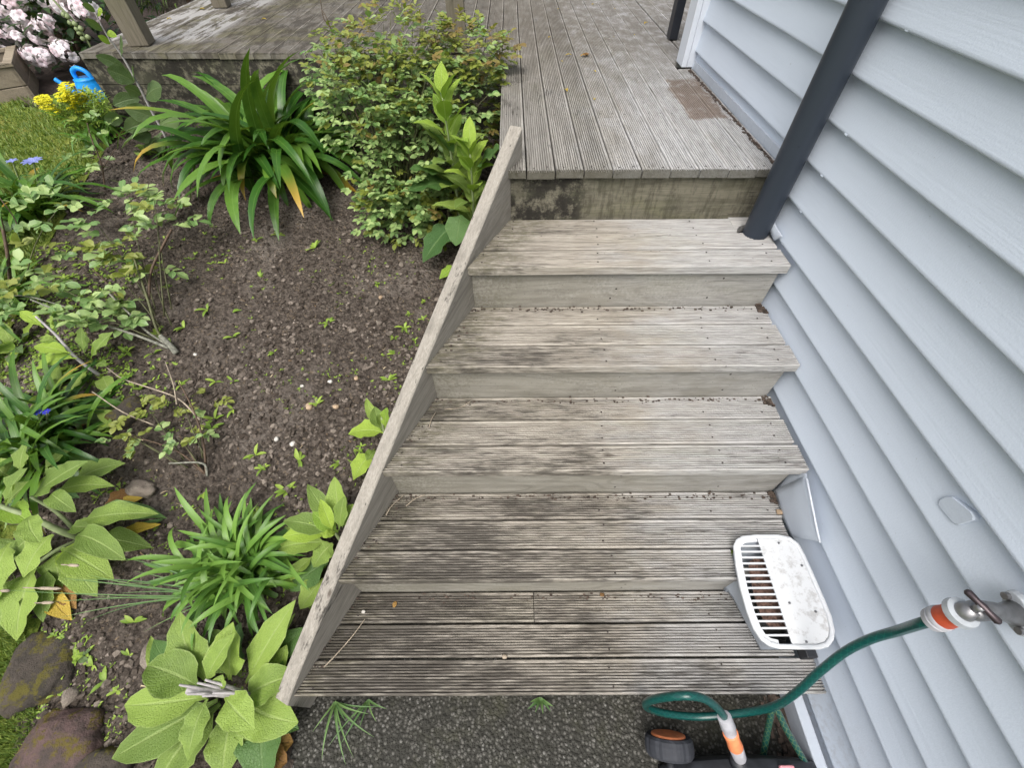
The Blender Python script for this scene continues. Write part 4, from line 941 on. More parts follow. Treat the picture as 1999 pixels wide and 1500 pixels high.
# pruned rose with forked canes, middle left
b6 = gh(335, 680)
def gp(a, b_, h): return gh(a, b_, h)
rose('sparse pruned rose with forked canes and pale green leaves, middle of the bed at left', b6, [
  (gp(250,400,.22), (.09, .06, .05), 'ggg', .5), (gp(330,430,.24), (.05, .05, .04), 'gg', .25), (gp(240,480,.20), (.07, .06, .05), 'yyg', .4), (gp(235,545,.16), (.07, .05, .05), 'yyg', .35), (gp(180,600,.14), (.08, .05, .04), 'ggg', .4),
  (gp(130,590,.14), (.05, .05, .04), 'ggg', .2), (gp(215,620,.12), (.06, .05, .04), 'ggg', .3), (gp(60,560,.18), (.07, .05, .05), 'ggy', .35), (gp(310,395,.24), (.06, .05, .04), 'ggy', .3), (gp(190,430,.22), (.07, .05, .04), 'gg', .3), (gp(300,510,.15), (.04, .03, .03), 'gyg', .12)],
  105, 290, 35, size=1.55, canes=[
   ([gp(325,672,.02), gp(305,640,.08), gp(290,590,.14), gp(275,545,.18), gp(262,505,.22)], .009, .006, M_CANEG),
   ([gp(290,585,.14), gp(295,530,.17), gp(318,480,.22), gp(335,448,.26)], .008, .007, M_CANE),
   ([gp(330,680,.02), gp(280,660,.06), gp(220,640,.10), gp(160,625,.13), (gp(60,585,.18))], .010, .005, M_LICH),
   ([gp(330,675,.02), gp(290,650,.05), gp(250,610,.09), gp(205,565,.14)], .008, .005, M_LICH), ([gp(245,605,.09), gp(215,560,.13), gp(160,505,.16)], .006, .003, M_CANE),
   ([gp(345,690,.0), gp(330,672,.03), gp(312,655,.06)], .02, .014, M_LICH)])
b7 = gh(20, 570)
rose('dark cane rose at the left edge with few leaves', b7, [(gp(60,500,.22), (.06, .05, .05), 'ggy', .3), (gp(100,410,.24), (.10, .06, .05), 'ggg', .4), (gp(30,545,.15), (.06, .05, .04), 'ggy', .3), (gp(45,590,.12), (.06, .05, .04), 'ggg', .3)], 34, 160, 37, size=1.5,
  canes=[([gp(22,575,.0), gp(15,500,.12), gp(5,445,.2), gp(-10,390,.26)], .011, .008, M_CANE), ([gp(14,480,.14), gp(32,460,.2), gp(30,430,.24), gp(-5,380,.3)], .004, .003, M_CANE), ([gp(0,575,.03), gp(60,580,.1), gp(130,600,.14)], .006, .004, M_LICH)])
b8 = gh(400, 930)
rose('straggly brown rose with dry canes and few small leaves in the open soil', b8, [(gp(300,855,.08), (.08, .05, .03), 'yyg', .5), (gp(370,850,.08), (.06, .05, .03), 'ygg', .35), (gp(255,800,.1), (.08, .04, .03), 'yy', .4), (gp(330,800,.08), (.08, .05, .03), 'yg', .3), (gp(400,780,.05), (.07, .05, .03), 'yg', .2), (gp(235,850,.06), (.04, .03, .02), 'gg', .15)], 44, 250, 39, size=.9,
  canes=[([gp(402,925,.0), gp(398,870,.06), gp(385,820,.1), gp(365,775,.13), gp(345,740,.15)], .007, .003, M_CANE), ([gp(398,925,.0), gp(360,890,.05), gp(320,870,.07), gp(250,850,.08)], .006, .003, M_CANE), ([gp(390,820,.1), gp(350,780,.1), gp(300,760,.09), gp(240,740,.07), gp(205,715,.05)], .005, .003, M_TWIG),
   ([gp(345,790,.1), gp(338,750,.12), gp(322,705,.14)], .004, .002, M_TWIG), ([gp(300,830,.08), gp(240,805,.1), gp(180,765,.12)], .004, .003, M_TWIG), ([gp(400,925,.0), gp(380,900,.03), gp(350,850,.08)], .006, .003, M_CANE), ([gp(405,930,.0), gp(395,905,.04), gp(330,905,.03)], .007, .004, M_LICH)])
b9 = gh(200, 340)
rose('thin dark-stemmed rose in front of the lawn edge with few small leaves', b9, [(gp(180,290,.16), (.09, .06, .07), 'ggg', .5), (gp(200,250,.18), (.07, .06, .04), 'gg', .3), (gp(160,250,.14), (.06, .06, .05), 'gy', .2), (gp(250,385,.05), (.07, .05, .03), 'ggg', .3)], 30, 160, 41, size=1.2,
  canes=[([gp(205,370,.0), gp(198,320,.1), gp(180,275,.18), gp(170,240,.24)], .006, .003, M_CANE), ([gp(200,330,.08), gp(225,290,.14)], .004, .002, M_CANE)])
for (px_, py_, n_, lb_) in ((25, 690, 16, 'low clump of soft oval leaves at the left edge above the dark strappy clump'), (120, 760, 12, 'low oval-leaved seedling clump beside the young leaning foxglove'), (215, 830, 12, 'small oval-leaved plant right of the dark strappy clump'), (300, 300, 14, 'low grey-green oval leaves at the foot of the tall leafy stalk'), (20, 470, 14, 'low pale leaves at the left edge below the small agapanthus'), (150, 1290, 9, 'little round-leaved weed between mossy rock and soil')):
    c = gh(px_, py_); t = thing('leafy_clump', lb_, 'plant', c, 'low leafy clumps')
    for k in range(n_):
        az = random.uniform(0, 6.28); sz_ = (.4 if n_ == 9 else 1)*random.uniform(.07, .13)
        part_leaf(t, floor_clamp(arc(c + Vector((random.gauss(0, .03), random.gauss(0, .03), 0))*(.5 if n_ == 9 else 1), az, R(random.uniform(15, 65)), sz_, R(random.uniform(30, 70)), 7)), sz_*.42, s_lance, random.choice((M_SOFT, M_FOX, M_FOXY)), fold=.2, cols=4, wave=.15)
# ---- grasses
def grass_tuft(label, base, dirs, mat, name='grass_tuft', W=.006):
    t = thing(name, label, 'grass', base)
    for tip, arch in dirs:
        part_leaf(t, floor_clamp(bez(base, tip, arch, 10, random.uniform(-.08, .08))), W*random.uniform(.7, 1.2), s_grass, mat, fold=.4, cols=2).name = 'blade'
    return t
g0 = gh(440, 1165)
gt = grass_tuft('tuft of long thin grass with dry seed heads sweeping left across the soil', g0, [(gp(a, b_, h), ar) for a, b_, h, ar in ((125,1130,.18,.2),(0,1152,.2,.18),(70,1178,.18,.18),(115,1207,.14,.15),(170,1122,.14,.25),(180,1165,.12,.2),(240,1090,.1,.3),(145,1135,.08,.3),(280,1235,.04,.2),(300,1270,.03,.25),(155,1220,.03,.2),(250,1140,.06,.2),(230,1160,.1,.25),(330,1205,.04,.2),(260,1115,.1,.25))], M_LGRASS)
for a, b_, c, d in ((45,1148,120,1150),(-8,1154,20,1154),(68,1178,105,1177),(120,1103,155,1105)):
    m = MB(); m.tube(spline([gp(a, b_, .2), gp((a+c)/2, (b_+d)/2, .2), gp(c, d, .2)], 4), [.002]*4 + [.005]*4 + [.001], 6); m.build('seed_head', M_TWIG, gt, smooth=True)
zz = -.17
def pt(a, b_, h): return atz(a, b_, -.178 + h)
grass_tuft('wiry green grass weed growing out under the bottom step onto the asphalt', pt(655, 1372, 0), [(pt(a, b_, h), ar) for a, b_, h, ar in ((690,1480,.03,.3),(628,1485,.02,.3),(675,1495,.01,.2),(640,1420,.04,.3),(675,1410,.05,.2),(610,1430,.02,.3),(720,1395,.04,.3),(730,1440,.02,.25),(745,1380,.02,.3))], M_LGRASS, 'grass_weed', .008)
grass_tuft('finer part of the grass weed reaching over asphalt from the step edge', pt(720, 1368, 0), [(pt(a, b_, h), ar) for a, b_, h, ar in ((665,1455,.03,.25),(700,1425,.04,.2),(640,1460,.02,.25),(735,1410,.03,.3),(755,1385,.02,.3),(690,1400,.04,.3))], M_LGRASS, 'grass_weed', .007)
grass_tuft('little green weed sticking out under the middle of the bottom step', pt(1055, 1366, 0), [(pt(a, b_, h), ar) for a, b_, h, ar in ((1030,1386,.03,.3),(1045,1392,.03,.3),(1060,1395,.03,.3),(1075,1390,.03,.3),(1080,1380,.03,.3),(1035,1372,.04,.3))], M_LGRASS, 'grass_weed', .009)
# ---- yellow flowers, watering can, crate
ye = gh(175, 250)
eu = thing('yellow_flower_bush', 'low bush covered in bright yellow blossom beside the blue watering can', 'plant', ye)
fm = MB(); gm = MB()
for k in range(520):
    if k % 20 == 0: ccx, ccy = random.choice(((95,205),(110,200),(85,195),(130,170),(140,165),(125,185),(150,195),(165,190),(180,195),(105,215),(150,210),(190,185)))
    a, r_ = random.uniform(0, 6.28), random.random()**.5; q = aty(ccx + 17*r_*math.cos(a), ccy + 10*r_*math.sin(a), ye.y + random.uniform(-.15, .12))
    if q.x > -1.74: q.x = -1.74 - random.random()*.1
    for j in range(4): leaf_geo(fm, arc(q, 1.57*j + k, R(20), .014, R(40), 2), .013, s_oval, rnd=random.random(), cols=1)
for k in range(900):
    a, r_ = random.uniform(0, 6.28), random.random()**.5; q = aty(160 + 60*r_*math.cos(a), 215 + 42*r_*math.sin(a), ye.y + random.uniform(-.12, .05))
    leaf_geo(gm, arc(q, random.uniform(0, 6.28), R(40), .04, R(50), 3), .008, s_grass, rnd=random.random(), cols=1)
fm.build('blossom', M_YFLOW, eu)['kind'] = 'stuff'; gm.build('foliage', M_WEED, eu)['kind'] = 'stuff'
wcn = aty(165, 165, 3.05); wb = Vector((wcn.x + .03, 3.05, wcn.z - .15))
can = thing('watering_can', 'bright blue plastic watering can behind the yellow flowers', 'watering can', wb)
cc = lambda r_, z, n=28, sx_=1.0: [(wb.x + r_*sx_*math.cos(2*math.pi*k/n), wb.y + r_*math.sin(2*math.pi*k/n), wb.z + z) for k in range(n)]
m = MB(); m.loft([cc(.085, 0), cc(.09, .02), cc(.082, .11), cc(.068, .165), cc(.062, .18), cc(.064, .185)]); m.build('body', M_BLUE, can, smooth=True)
m = MB(); m.tube(spline([wb + Vector((-.06, 0, .05)), wb + Vector((-.11, 0, .09)), wb + Vector((-.16, 0, .15)), wb + Vector((-.19, 0, .18))], 5), [.02]*5 + [.015]*5 + [.012]*5 + [.011], 10); m.build('spout', M_BLUE, can, smooth=True)
m = MB(); m.tube(spline([wb + Vector((.05, 0, .14)), wb + Vector((.035, 0, .21)), wb + Vector((-.01, 0, .235)), wb + Vector((-.05, 0, .215)), wb + Vector((-.052, 0, .16))], 6), .013, 10); m.build('handle', M_BLUE, can, smooth=True)
cr0 = gh(40, 232)
crate = thing('wooden_planter', 'weathered wooden planter box on the lawn at the left edge', 'planter', cr0)
dx = Vector((.75, .5, 0)).normalized(); dy = Vector((-.5, .75, 0)).normalized()
def obox(o_, a, b_, c, la, lb, lc, name, mat, parent, bev=.003):
    m = MB(); P = [o_ + a*(la if i & 1 else 0) + b_*(lb if i & 2 else 0) + c*(lc if i & 4 else 0) for i in range(8)]
    m.add(P, [(0,2,3,1),(4,5,7,6),(0,1,5,4),(2,6,7,3),(0,4,6,2),(1,3,7,5)]); return m.build(name, mat, parent, bevel=bev)
up = Vector((0, 0, 1)); CO = cr0 + Vector((-.46, -.06, 0))
for k in range(2):
    obox(CO + up*(.01 + k*.10), dx, dy, up, .52, .022, .096, 'side_board', M_CRATE, crate); obox(CO + up*(.01 + k*.10) + dx*.50, dx, dy, up, .022, .42, .096, 'end_board', M_CRATE, crate)
    obox(CO + up*(.01 + k*.10) + dy*.42, dx, dy, up, .52, .022, .096, 'side_board', M_CRATE, crate)
obox(CO + up*.207 - dx*.01 - dy*.01, dx, dy, up, .54, .05, .02, 'rim_board', M_CRATE, crate); obox(CO + up*.207 + dx*.48 + dy*.04, dx, dy, up, .05, .38, .02, 'rim_board', M_CRATE, crate); obox(CO + up*.207 + dy*.41 - dx*.01, dx, dy, up, .54, .05, .02, 'rim_board', M_CRATE, crate)
m = MB(); m.add([CO + up*.15 + dx*.02 + dy*.02, CO + up*.15 + dx*.5 + dy*.02, CO + up*.15 + dx*.5 + dy*.42, CO + up*.15 + dx*.02 + dy*.42], [(0,1,2,3)]); m.build('soil_fill', M_SOIL, crate)
# ---- rhododendron and hedges behind
def bush(name, label, blobs, n, mat, L, W, seed, shape=s_oval, droop=30, elev=(-20, 60), cat='bush', base=None, trunk=True):
    rs = random.Random(seed); b0 = Vector(base if base else blobs[0][0]); t = thing(name, label, cat, (b0.x, b0.y, gz(b0.y))); m = MB(); tot = sum(r_[0]*r_[2] for c, r_ in blobs)
    for c, r_ in blobs:
        for k in range(int(n*r_[0]*r_[2]/tot)):
            while True:
                v = Vector((rs.uniform(-1,1), rs.uniform(-1,1), rs.uniform(-1,1)))
                if .5 < v.length < 1.02: break
            p = Vector(c) + Vector((v.x*r_[0], v.y*r_[1], v.z*r_[2]))
            if mn.noise(p*5) < -.25 or p.z < gz(p.y): continue
            leaf_geo(m, arc(p, math.atan2(v.y, v.x) + rs.uniform(-.9,.9), R(rs.uniform(*elev)), L*rs.uniform(.7,1.2), R(droop), 3), W*rs.uniform(.8,1.2), shape, cols=2, rnd=rs.random())
    m.build('foliage', mat, t, smooth=True)['kind'] = 'stuff'
    if trunk:
        m = MB()
        for c, r_ in blobs: m.tube(bez((b0.x, b0.y, gz(b0.y) - .03), Vector(c), .1, 5), [.03, .027, .022, .018, .012, .008], 7)
        m.build('branches', M_CANE, t, smooth=True)
    return t
rh = bush('rhododendron', 'dark-leaved rhododendron with clusters of pale pink flowers at the top left corner', [((-2.75, 4.1, 1.15), (.75, .35, .6)), ((-3.5, 4.0, 1.3), (.7, .4, .7)), ((-2.4, 4.2, 1.5), (.6, .35, .5)), ((-3.0, 3.8, .75), (.6, .35, .35)), ((-2.3, 3.7, .8), (.45, .25, .3)), ((-3.9, 3.6, .9), (.6, .3, .4))], 3200, M_DARKF, .11, .038, 51, s_lance)
def truss(px, py, Y, r_=.10, n=13, pink=.5):
    c = aty(px, py, Y); m = MB()
    for k in range(n):
        v = Vector((random.gauss(0, 1), random.gauss(-.5, .8), random.gauss(.1, .8))).normalized(); q = c + v*r_*random.uniform(.45, 1)
        up_ = v.orthogonal().normalized(); s2 = v.cross(up_); rr_ = random.random()*pink
        for j in range(5):
            a = 6.283*j/5 + k; d = (up_*math.cos(a) + s2*math.sin(a)); sd_ = v.cross(d)
            leaf_geo(m, [q, q + d*.010 + v*.012, q + d*.024 + v*.013, q + d*.033 + v*.006], .027, s_round, cols=2, rnd=min(1, rr_ + random.random()*.25), side0=sd_, fold=.1)
    m.build('flower_cluster', M_PETAL, rh, smooth=True)['kind'] = 'stuff'
for a in ((18,14,3.6),(50,38,3.55),(0,30,3.6),(92,48,3.5),(80,64,3.48),(120,8,3.5),(146,14,3.45),(170,20,3.45),(66,104,3.4),(88,114,3.4),(124,96,3.4),(136,104,3.4),(6,86,3.45),(36,-4,3.6),(88,-6,3.6),(8,52,3.5)): truss(*a, r_=.055 + .025*random.random(), n=12, pink=.55)
truss(35, 72, 3.45, .02, 3)
bush('hedge_shrub', 'feathery olive green shrub behind the deck between two posts', [((-1.95, 4.5, .95), (.45, .35, .55)), ((-2.25, 5.0, 1.2), (.5, .4, .6)), ((-1.7, 5.7, 1.0), (.5, .4, .6)), ((-1.4, 6.6, 1.0), (.7, .4, .5))], 7000, M_HEDGE, .085, .012, 53, s_grass, 60, (-60, 30))
bush('dark_hedge', 'dark hedge mass behind the rhododendron', [((-3.6, 6.0, 1.4), (1.6, .5, 1.2)), ((-5.2, 4.8, 1.3), (1.2, .6, 1.2)), ((-2.2, 6.6, 1.3), (1.2, .5, 1.1))], 4200, M_DARKF, .13, .06, 55)
# rocks ---------------------------------------------------------
def rock(name, label, c, size, mat, seed, cat='rock', group=None, sub=3, rz=0, parent=None, rough=.25):
    import bmesh
    bm = bmesh.new(); bmesh.ops.create_icosphere(bm, subdivisions=sub, radius=1)
    for v in bm.verts:
        n = mn.noise(v.co*1.2 + Vector((seed*3.1, 0, 0)))*rough*1.6 + mn.noise(v.co*3 + Vector((0, seed, 0)))*rough*.5 + mn.noise(v.co*8 + Vector((0, seed, 3)))*rough*.16
        q = v.co*(1 + n); s_ = .8; q = Vector([math.copysign(abs(a)**s_, a) for a in q]); v.co = Vector((q.x*size[0], q.y*size[1], q.z*size[2]))
    me = bpy.data.meshes.new(name); bm.to_mesh(me); bm.free(); me.materials.append(mat)
    me.polygons.foreach_set('use_smooth', [True]*len(me.polygons))
    o = bpy.data.objects.new(name, me); COL.objects.link(o); o.location = c; o.rotation_euler = (0, 0, rz); o.parent = parent
    return tag(o, label, cat, group)
c = gh(85, 1300); rock('edging_rock', 'large flat dark mossy edging rock at the left, below the big foxglove', c + Vector((0, 0, -.02)), (.112, .125, .062), M_ROCK1, 3, group='mossy edging rocks', sub=4, rz=.3)
c = gh(118, 1462); rock('edging_rock', 'reddish mossy edging rock in the bottom left corner', c + Vector((0, 0, -.01)), (.118, .100, .06), M_ROCK2, 5, group='mossy edging rocks', sub=4, rz=-.2)
c = gh(205, 1500); rock('edging_rock', 'dark rock cut off by the bottom edge under the pale foxglove leaves', c + Vector((0, -.02, -.02)), (.09, .08, .06), M_ROCK1, 8, group='mossy edging rocks', sub=4)
c = gh(283, 958); rock('broken_stone', 'flat brown broken stone beside yellowed leaf right of the big foxglove', c + Vector((0, 0, .01)), (.055, .034, .028), M_STONE, 9, rz=-.2, rough=.35)
c = gh(141, 1357); rock('small_stone', 'tan angular stone between the mossy rocks and the soil', c + Vector((0, 0, .004)), (.025, .03, .015), M_STONE, 11, rz=.5, sub=2, rough=.35)
c = gh(310, 1272); rock('small_stone', 'grey flat stone under the grass tuft near the bottom foxglove', c + Vector((0, 0, .006)), (.05, .045, .02), M_STONE, 13, rz=.5)
c = gh(255, 805); rock('small_stone', 'half-buried brown stone in the gap right of the dark strappy clump', c, (.05, .08, .05), M_ROCK1, 14, rz=-.6)
c = aty(357, 10, 4.6); rock('garden_boulder', 'grey boulder behind the deck at the top, between two posts', (c.x, 4.6, c.z - .02), (.13, .1, .12), M_STONE, 17)
for i, (a, b_, s, mt, lb) in enumerate(((656,796,.012,M_OCHRE,'orange-brown pebble near the stringer in the open soil'),(573,868,.011,M_PEB,'white oval pebble right of centre in the lower open soil'),(541,859,.010,M_PEB,'white pebble left of its pair in the lower open soil'),(644,745,.009,M_PEB,'larger white pebble left of the orange-brown pebble'),(744,582,.010,M_OCHRE,'ochre pebble in the upper open soil'),
      (696,740,.010,M_OCHRE,'rusty round pebble beside the stringer leaves'),(590,755,.008,M_PEB,'small grey-white pebble in the middle of the soil'),(693,522,.014,M_STONE,'pale brown stone below the rose shrub'),(604,795,.015,M_OCHRE,'pale ochre stone at the centre of the bed'),(381,692,.008,M_PEB,'white pebble right of the pruned rose base'),(742,633,.013,M_STONE,'grey-brown stone near the upper stringer weeds'),(784,518,.014,M_STONE,'brown clod-like stone under the big leaf by the stringer'),(635,572,.012,M_STONE,'pale clod stone in the middle upper soil'),(390,590,.011,M_STONE,'round grey stone, left one beside another above the pruned rose base'),(413,588,.011,M_STONE,'round grey stone, right one beside another above the pruned rose base'),(362,988,.009,M_PEB,'white chip above the bright strappy clump'),(490,835,.013,M_STONE,'light clod stone above the bright strappy clump'),(150,1165,.01,M_PEB,'pale chip at the edge of the big foxglove'))):
    c = gh(a, b_); rock('pebble', lb, (c.x, c.y, soilz(c.x, c.y) + s*.35), (s*1.15, s*.9, s*.7), mt, 20 + i, 'pebble', 'pebbles on the soil', 2, i)
# soil clods and grit ------------------------------------------
ICO = None
def scatter(name, n, smin, smax, mat, seed, inside, zf, flat=.7, power=3):
    rs = random.Random(seed); m = MB(); k = 0
    t = (1 + 5**.5)/2; IV = [Vector(v).normalized() for v in ((-1,t,0),(1,t,0),(-1,-t,0),(1,-t,0),(0,-1,t),(0,1,t),(0,-1,-t),(0,1,-t),(t,0,-1),(t,0,1),(-t,0,-1),(-t,0,1))]
    IF = [(0,11,5),(0,5,1),(0,1,7),(0,7,10),(0,10,11),(1,5,9),(5,11,4),(11,10,2),(10,7,6),(7,1,8),(3,9,4),(3,4,2),(3,2,6),(3,6,8),(3,8,9),(4,9,5),(2,4,11),(6,2,10),(8,6,7),(9,8,1)]
    while k < n:
        x, y = rs.uniform(-2.0, .9), rs.uniform(-.5, 2.7)
        if not inside(x, y) or (y > 1.4 and rs.random() < .5): continue
        if mn.noise(Vector((x*3.3, y*3.3, 1.7))) > .12 and rs.random() < .8: continue
        k += 1; s = smin + (smax - smin)*rs.random()**power; z = zf(x, y) + s*.25; a = rs.uniform(0, 6.28); ca_, sa = math.cos(a), math.sin(a); e = rs.uniform(.6, 1); r3 = rs.uniform(.3, .9) 
        vs = []
        for v in IV:
            j = 1 + rs.uniform(-.42, .36); vx, vy, vz = v.x*j*s, v.y*j*s*e, v.z*j*s*flat
            vs.append((x + vx*ca_ - vy*sa, y + vx*sa + vy*ca_, z + vz))
        m.add(vs, IF, rnd=rs.random()**2.2)
    o = m.build(name, mat); o['kind'] = 'stuff'; return o
def inbed(x, y): return x > edge(y) + .02 and x < .47*y - .05 and (x < -.06 or y > .1)
cl = scatter('soil_clods', 24000, .0015, .0145, M_CLOD, 61, inbed, soilz, .6, power=4.2); tag(cl, 'loose dark crumbs and clods of soil covering the garden bed', 'soil')
gr = scatter('soil_grit', 5200, .0007, .0040, M_GRIT, 62, inbed, soilz); tag(gr, 'scattered pale grit and chips on the garden soil', 'grit')
ag = scatter('path_grit', 900, .0012, .0034, M_GRIT, 63, lambda x, y: x > -.05 and y < -.0 and x < 1.5 and y > -.45, lambda x, y: -.182, power=2) if False else None
m = MB(); rs = random.Random(64)
for k in range(420):
    x, y = rs.uniform(-2.0, .9), rs.uniform(-.4, 2.6)
    if not inbed(x, y): continue
    c = Vector((x, y, soilz(x, y) + .004)); L_ = rs.uniform(.006, .03); a_ = rs.uniform(0, 6.28)
    leaf_geo(m, arc(c, a_, R(rs.uniform(0, 25)), L_, R(30), 3, 1.2, rs.uniform(-1, 1)), rs.uniform(.0012, .006), s_grass, cols=2, fold=.5, rnd=rs.random())
o = m.build('soil_litter', leafmat('dry_straw', (.20, .13, .07), (.48, .40, .27), (.3, .24, .15), .8, .05, False)); tag(o, 'dry straw, twig ends and leaf scraps strewn over the soil', 'litter', kind='stuff')
# lawn blades ------------------------------------------------
m = MB(); rs = random.Random(71); k = 0
while k < 30000:
    u, v = rs.uniform(-40, 260), rs.uniform(150, 1520)
    p = gh(u, v)
    if p.x > edge(p.y) + .03 + .03*nz(p.x, p.y, 6) or p.y > 3.02 or p.x < -5: k += .2; continue
    k += 1; L = rs.uniform(.008, .026)*(1 + .3*nz(p.x, p.y, 3)); a = rs.uniform(0, 6.28); z = lawnz(p.x, p.y); w_ = rs.uniform(.0016, .0032)*(1 if p.y < 1 else 1.5)
    dx_, dy_ = math.cos(a), math.sin(a); l = rs.uniform(.2, 1.0)
    m.add([(p.x - dy_*w_, p.y + dx_*w_, z), (p.x + dy_*w_, p.y - dx_*w_, z), (p.x + dx_*L*l, p.y + dy_*L*l, z + L)], [(0, 1, 2)], uvs=[(0, 0), (1, 0), (.5, 1)], rnd=rs.random())
o = m.build('lawn_grass', M_GRASS); tag(o, 'short mossy green lawn grass along the left side of the bed', 'grass', kind='stuff')
# weeds ------------------------------------------------------
random.seed(81); USED = set()
LMK = ((500,440,'the big agapanthus'),(335,680,'the pruned rose base'),(760,440,'the rose shrub'),(470,1060,'the bright strappy clump'),(400,920,'the straggly brown rose'),(780,650,'the upper stringer'),(690,880,'the leaves at mid stringer'),(573,868,'the white oval pebble'),(656,796,'the orange-brown pebble'),(85,1290,'the dark mossy rock'),(150,1050,'the sprawling big foxglove'),(150,700,'the young leaning foxglove'),(604,795,'the pale ochre stone'),(150,470,'the small agapanthus'),(310,1272,'the flat grey stone'),(600,560,'the pale clod stone in the upper soil'))
wl = [(615,485),(508,540),(735,555),(790,640),(800,612),(770,690),(640,632),(455,612),(455,660),(512,915),(500,890),(535,690),(405,605),(560,960),(585,900),(665,905),(700,880),(440,515),(420,500),(330,560),(500,470),(545,460),(395,965),(370,1000),(420,745),(455,745),(310,655),(360,640),(300,690),(250,690),(275,760),(215,690),(110,800),(140,540),(150,500),(190,520),(125,545),(180,470),(560,1140),(590,905),(180,1300),(170,1275),(205,1330),(225,1350),(120,1350),(110,1345),(190,1380),(260,1215),(250,1280),(705,870),(620,790),(770,660),(810,665),(760,745),(825,620),(830,590),(455,800),(420,820),(500,1000),(350,750),(415,840)]
for i, (a, b_) in enumerate(wl):
    c = gh(a, b_); c.z = soilz(c.x, c.y)
    n = random.randint(3, 7); s = random.uniform(.024, .05)
    lm = min(LMK, key=lambda q: (q[0]-a)**2 + (q[1]-b_)**2); du, dv = a - lm[0], b_ - lm[1]
    di = ('below' if dv > 0 else 'above') if abs(dv) > abs(du) else ('right of' if du > 0 else 'left of')
    lb = ('tiny' if s < .032 else 'larger' if s > .042 else 'small') + ' ' + {3:'three',4:'four',5:'five',6:'six',7:'seven'}[n] + '-leaved weed seedling ' + di + ' ' + lm[2]
    if lb in USED: lb = lb.replace('weed seedling', 'weed seedling further off')
    USED.add(lb)
    t = thing('weed_seedling', lb, 'weed', c, 'weed seedlings in the soil')
    m = MB()
    for k in range(n): leaf_geo(m, arc(Vector(c), random.uniform(0, 6.28), R(random.uniform(15, 60)), s*random.uniform(.6, 1.2), R(50), 5), s*.30, s_oval, cols=2, rnd=random.random())
    m.build('leaves', M_WEED, t, smooth=True)
m = MB(); rs = random.Random(83)
for k in range(4200):
    u, v = (rs.uniform(0, 860), rs.uniform(440, 1460)) if k % 3 else (rs.uniform(-20, 260), rs.uniform(480, 820)); p = gh(u, v)
    if not inbed(p.x, p.y): continue
    if mn.noise(Vector((p.x*3.2, p.y*3.2, 5))) + (.25 if p.x < -.9 or p.y < .1 else 0) < .05: continue
    p.z = soilz(p.x, p.y); s = rs.uniform(.005, .013)*(1.7 if p.x < -.85 else 1)
    for j in range(rs.randint(2, 4)): leaf_geo(m, arc(p, rs.uniform(0, 6.28), R(40), s, R(40), 3), s*.42, s_oval, cols=2, rnd=rs.random())
o = m.build('tiny_weeds', M_WEED, smooth=True); tag(o, 'sprinkling of minute green seedlings across the soil', 'weeds', kind='stuff')
# fallen things ---------------------------------------------
dl = ((1160,8,'y',.020,'yellow fallen leaf furthest up the deck, near the top edge'),(1263,44,'y',.03,'yellow leaf on the deck nearest the white corner board'),(1103,108,'p',.034,'long pale yellow leaf left of the red leaf on the deck'),(1094,119,'y',.013,'tiny yellow leaf just under the long pale one on the deck'),(1146,109,'r',.032,'crumpled dark red leaf on the deck'),(1163,140,'y',.016,'small yellow leaf below the red leaf on the deck'),(1107,178,'y',.026,'curled yellow-green leaf low on the left of the deck'),(1160,195,'y',.018,'yellow leaf flake nearest the deck front'),(1075,72,'y',.018,'small yellow leaf at the upper left of the deck'),(1092,17,'y',.014,'yellow speck leaf near the deck top left'),(1239,68,'y',.012,'tiny pale leaf right of centre on the deck'),(1200,17,'y',.014,'tiny yellow leaf near the deck top centre'),(1196,72,'p',.010,'tiny pale leaf in the middle of the deck'),
      (390,18,'y',.03,'yellow leaf beside the far post on the left deck'),(510,38,'y',.03,'yellow leaf on the left deck near the back'),(325,38,'y',.03,'yellow leaf on the edge of the left deck'))
for i, (a, b_, k, s, lb) in enumerate(dl):
    c = atz(a, b_, ZD + .003); m = MB(); az = random.uniform(0, 6.28) if k != 'p' else .1
    sp = arc(c, az, R(22), s*1.1, R(55), 6); leaf_geo(m, sp, s*(.35 if k == 'p' else .6), s_oval, cols=4, fold=.5, wave=.3, rnd=random.random())
    if k == 'r':
        for q in (1.2, 2.4, 4.0): leaf_geo(m, arc(c, q, R(45), s*.8, R(80), 5), s*.5, s_oval, cols=4, fold=.5, rnd=.2)
    o = m.build('fallen_leaf', {'y': M_YELLOW, 'p': M_YELLOW, 'r': M_BROWN}[k], smooth=True); tag(o, lb, 'fallen leaf', 'fallen leaves on the deck')
def twig(label, pts, r0=.0022, side=None):
    t = thing('twig', label, 'twig', pts[0], 'dry twigs on the steps'); P = spline(pts, 5); m = MB(); m.tube([q + Vector((random.uniform(-.0008,.0008),)*3) for q in P], [r0*(1 - .5*i/len(P)) for i in range(len(P))], 7); m.build('stick', M_TWIG, t, smooth=True)
    for s in side or []: m = MB(); m.tube(s, r0*.6, 6); m.build('side_twig', M_TWIG, t, smooth=True)
twig('long thin twig lying across the left end of the bottom tread', [atz(632,1304,.004), atz(660,1275,.006), atz(690,1240,.007), atz(712,1210,.012)])
z1 = SZ[1] + .004
twig('curved brown twig at the left end of the second tread', [atz(753,1007,z1), atz(765,988,z1+.003), atz(790,966,z1+.006)])
twig('forked pale twig near the back left of the second tread', [atz(792,989,z1), atz(810,975,z1+.002), atz(830,966,z1+.004)], .0018, [[atz(806,978,z1), atz(806,972,z1+.002)]])
z2 = SZ[2] + .004
twig('bent grey twig at the back left of the third tread', [atz(838,835,z2), atz(842,820,z2+.002), atz(850,806,z2+.002)], .0018)
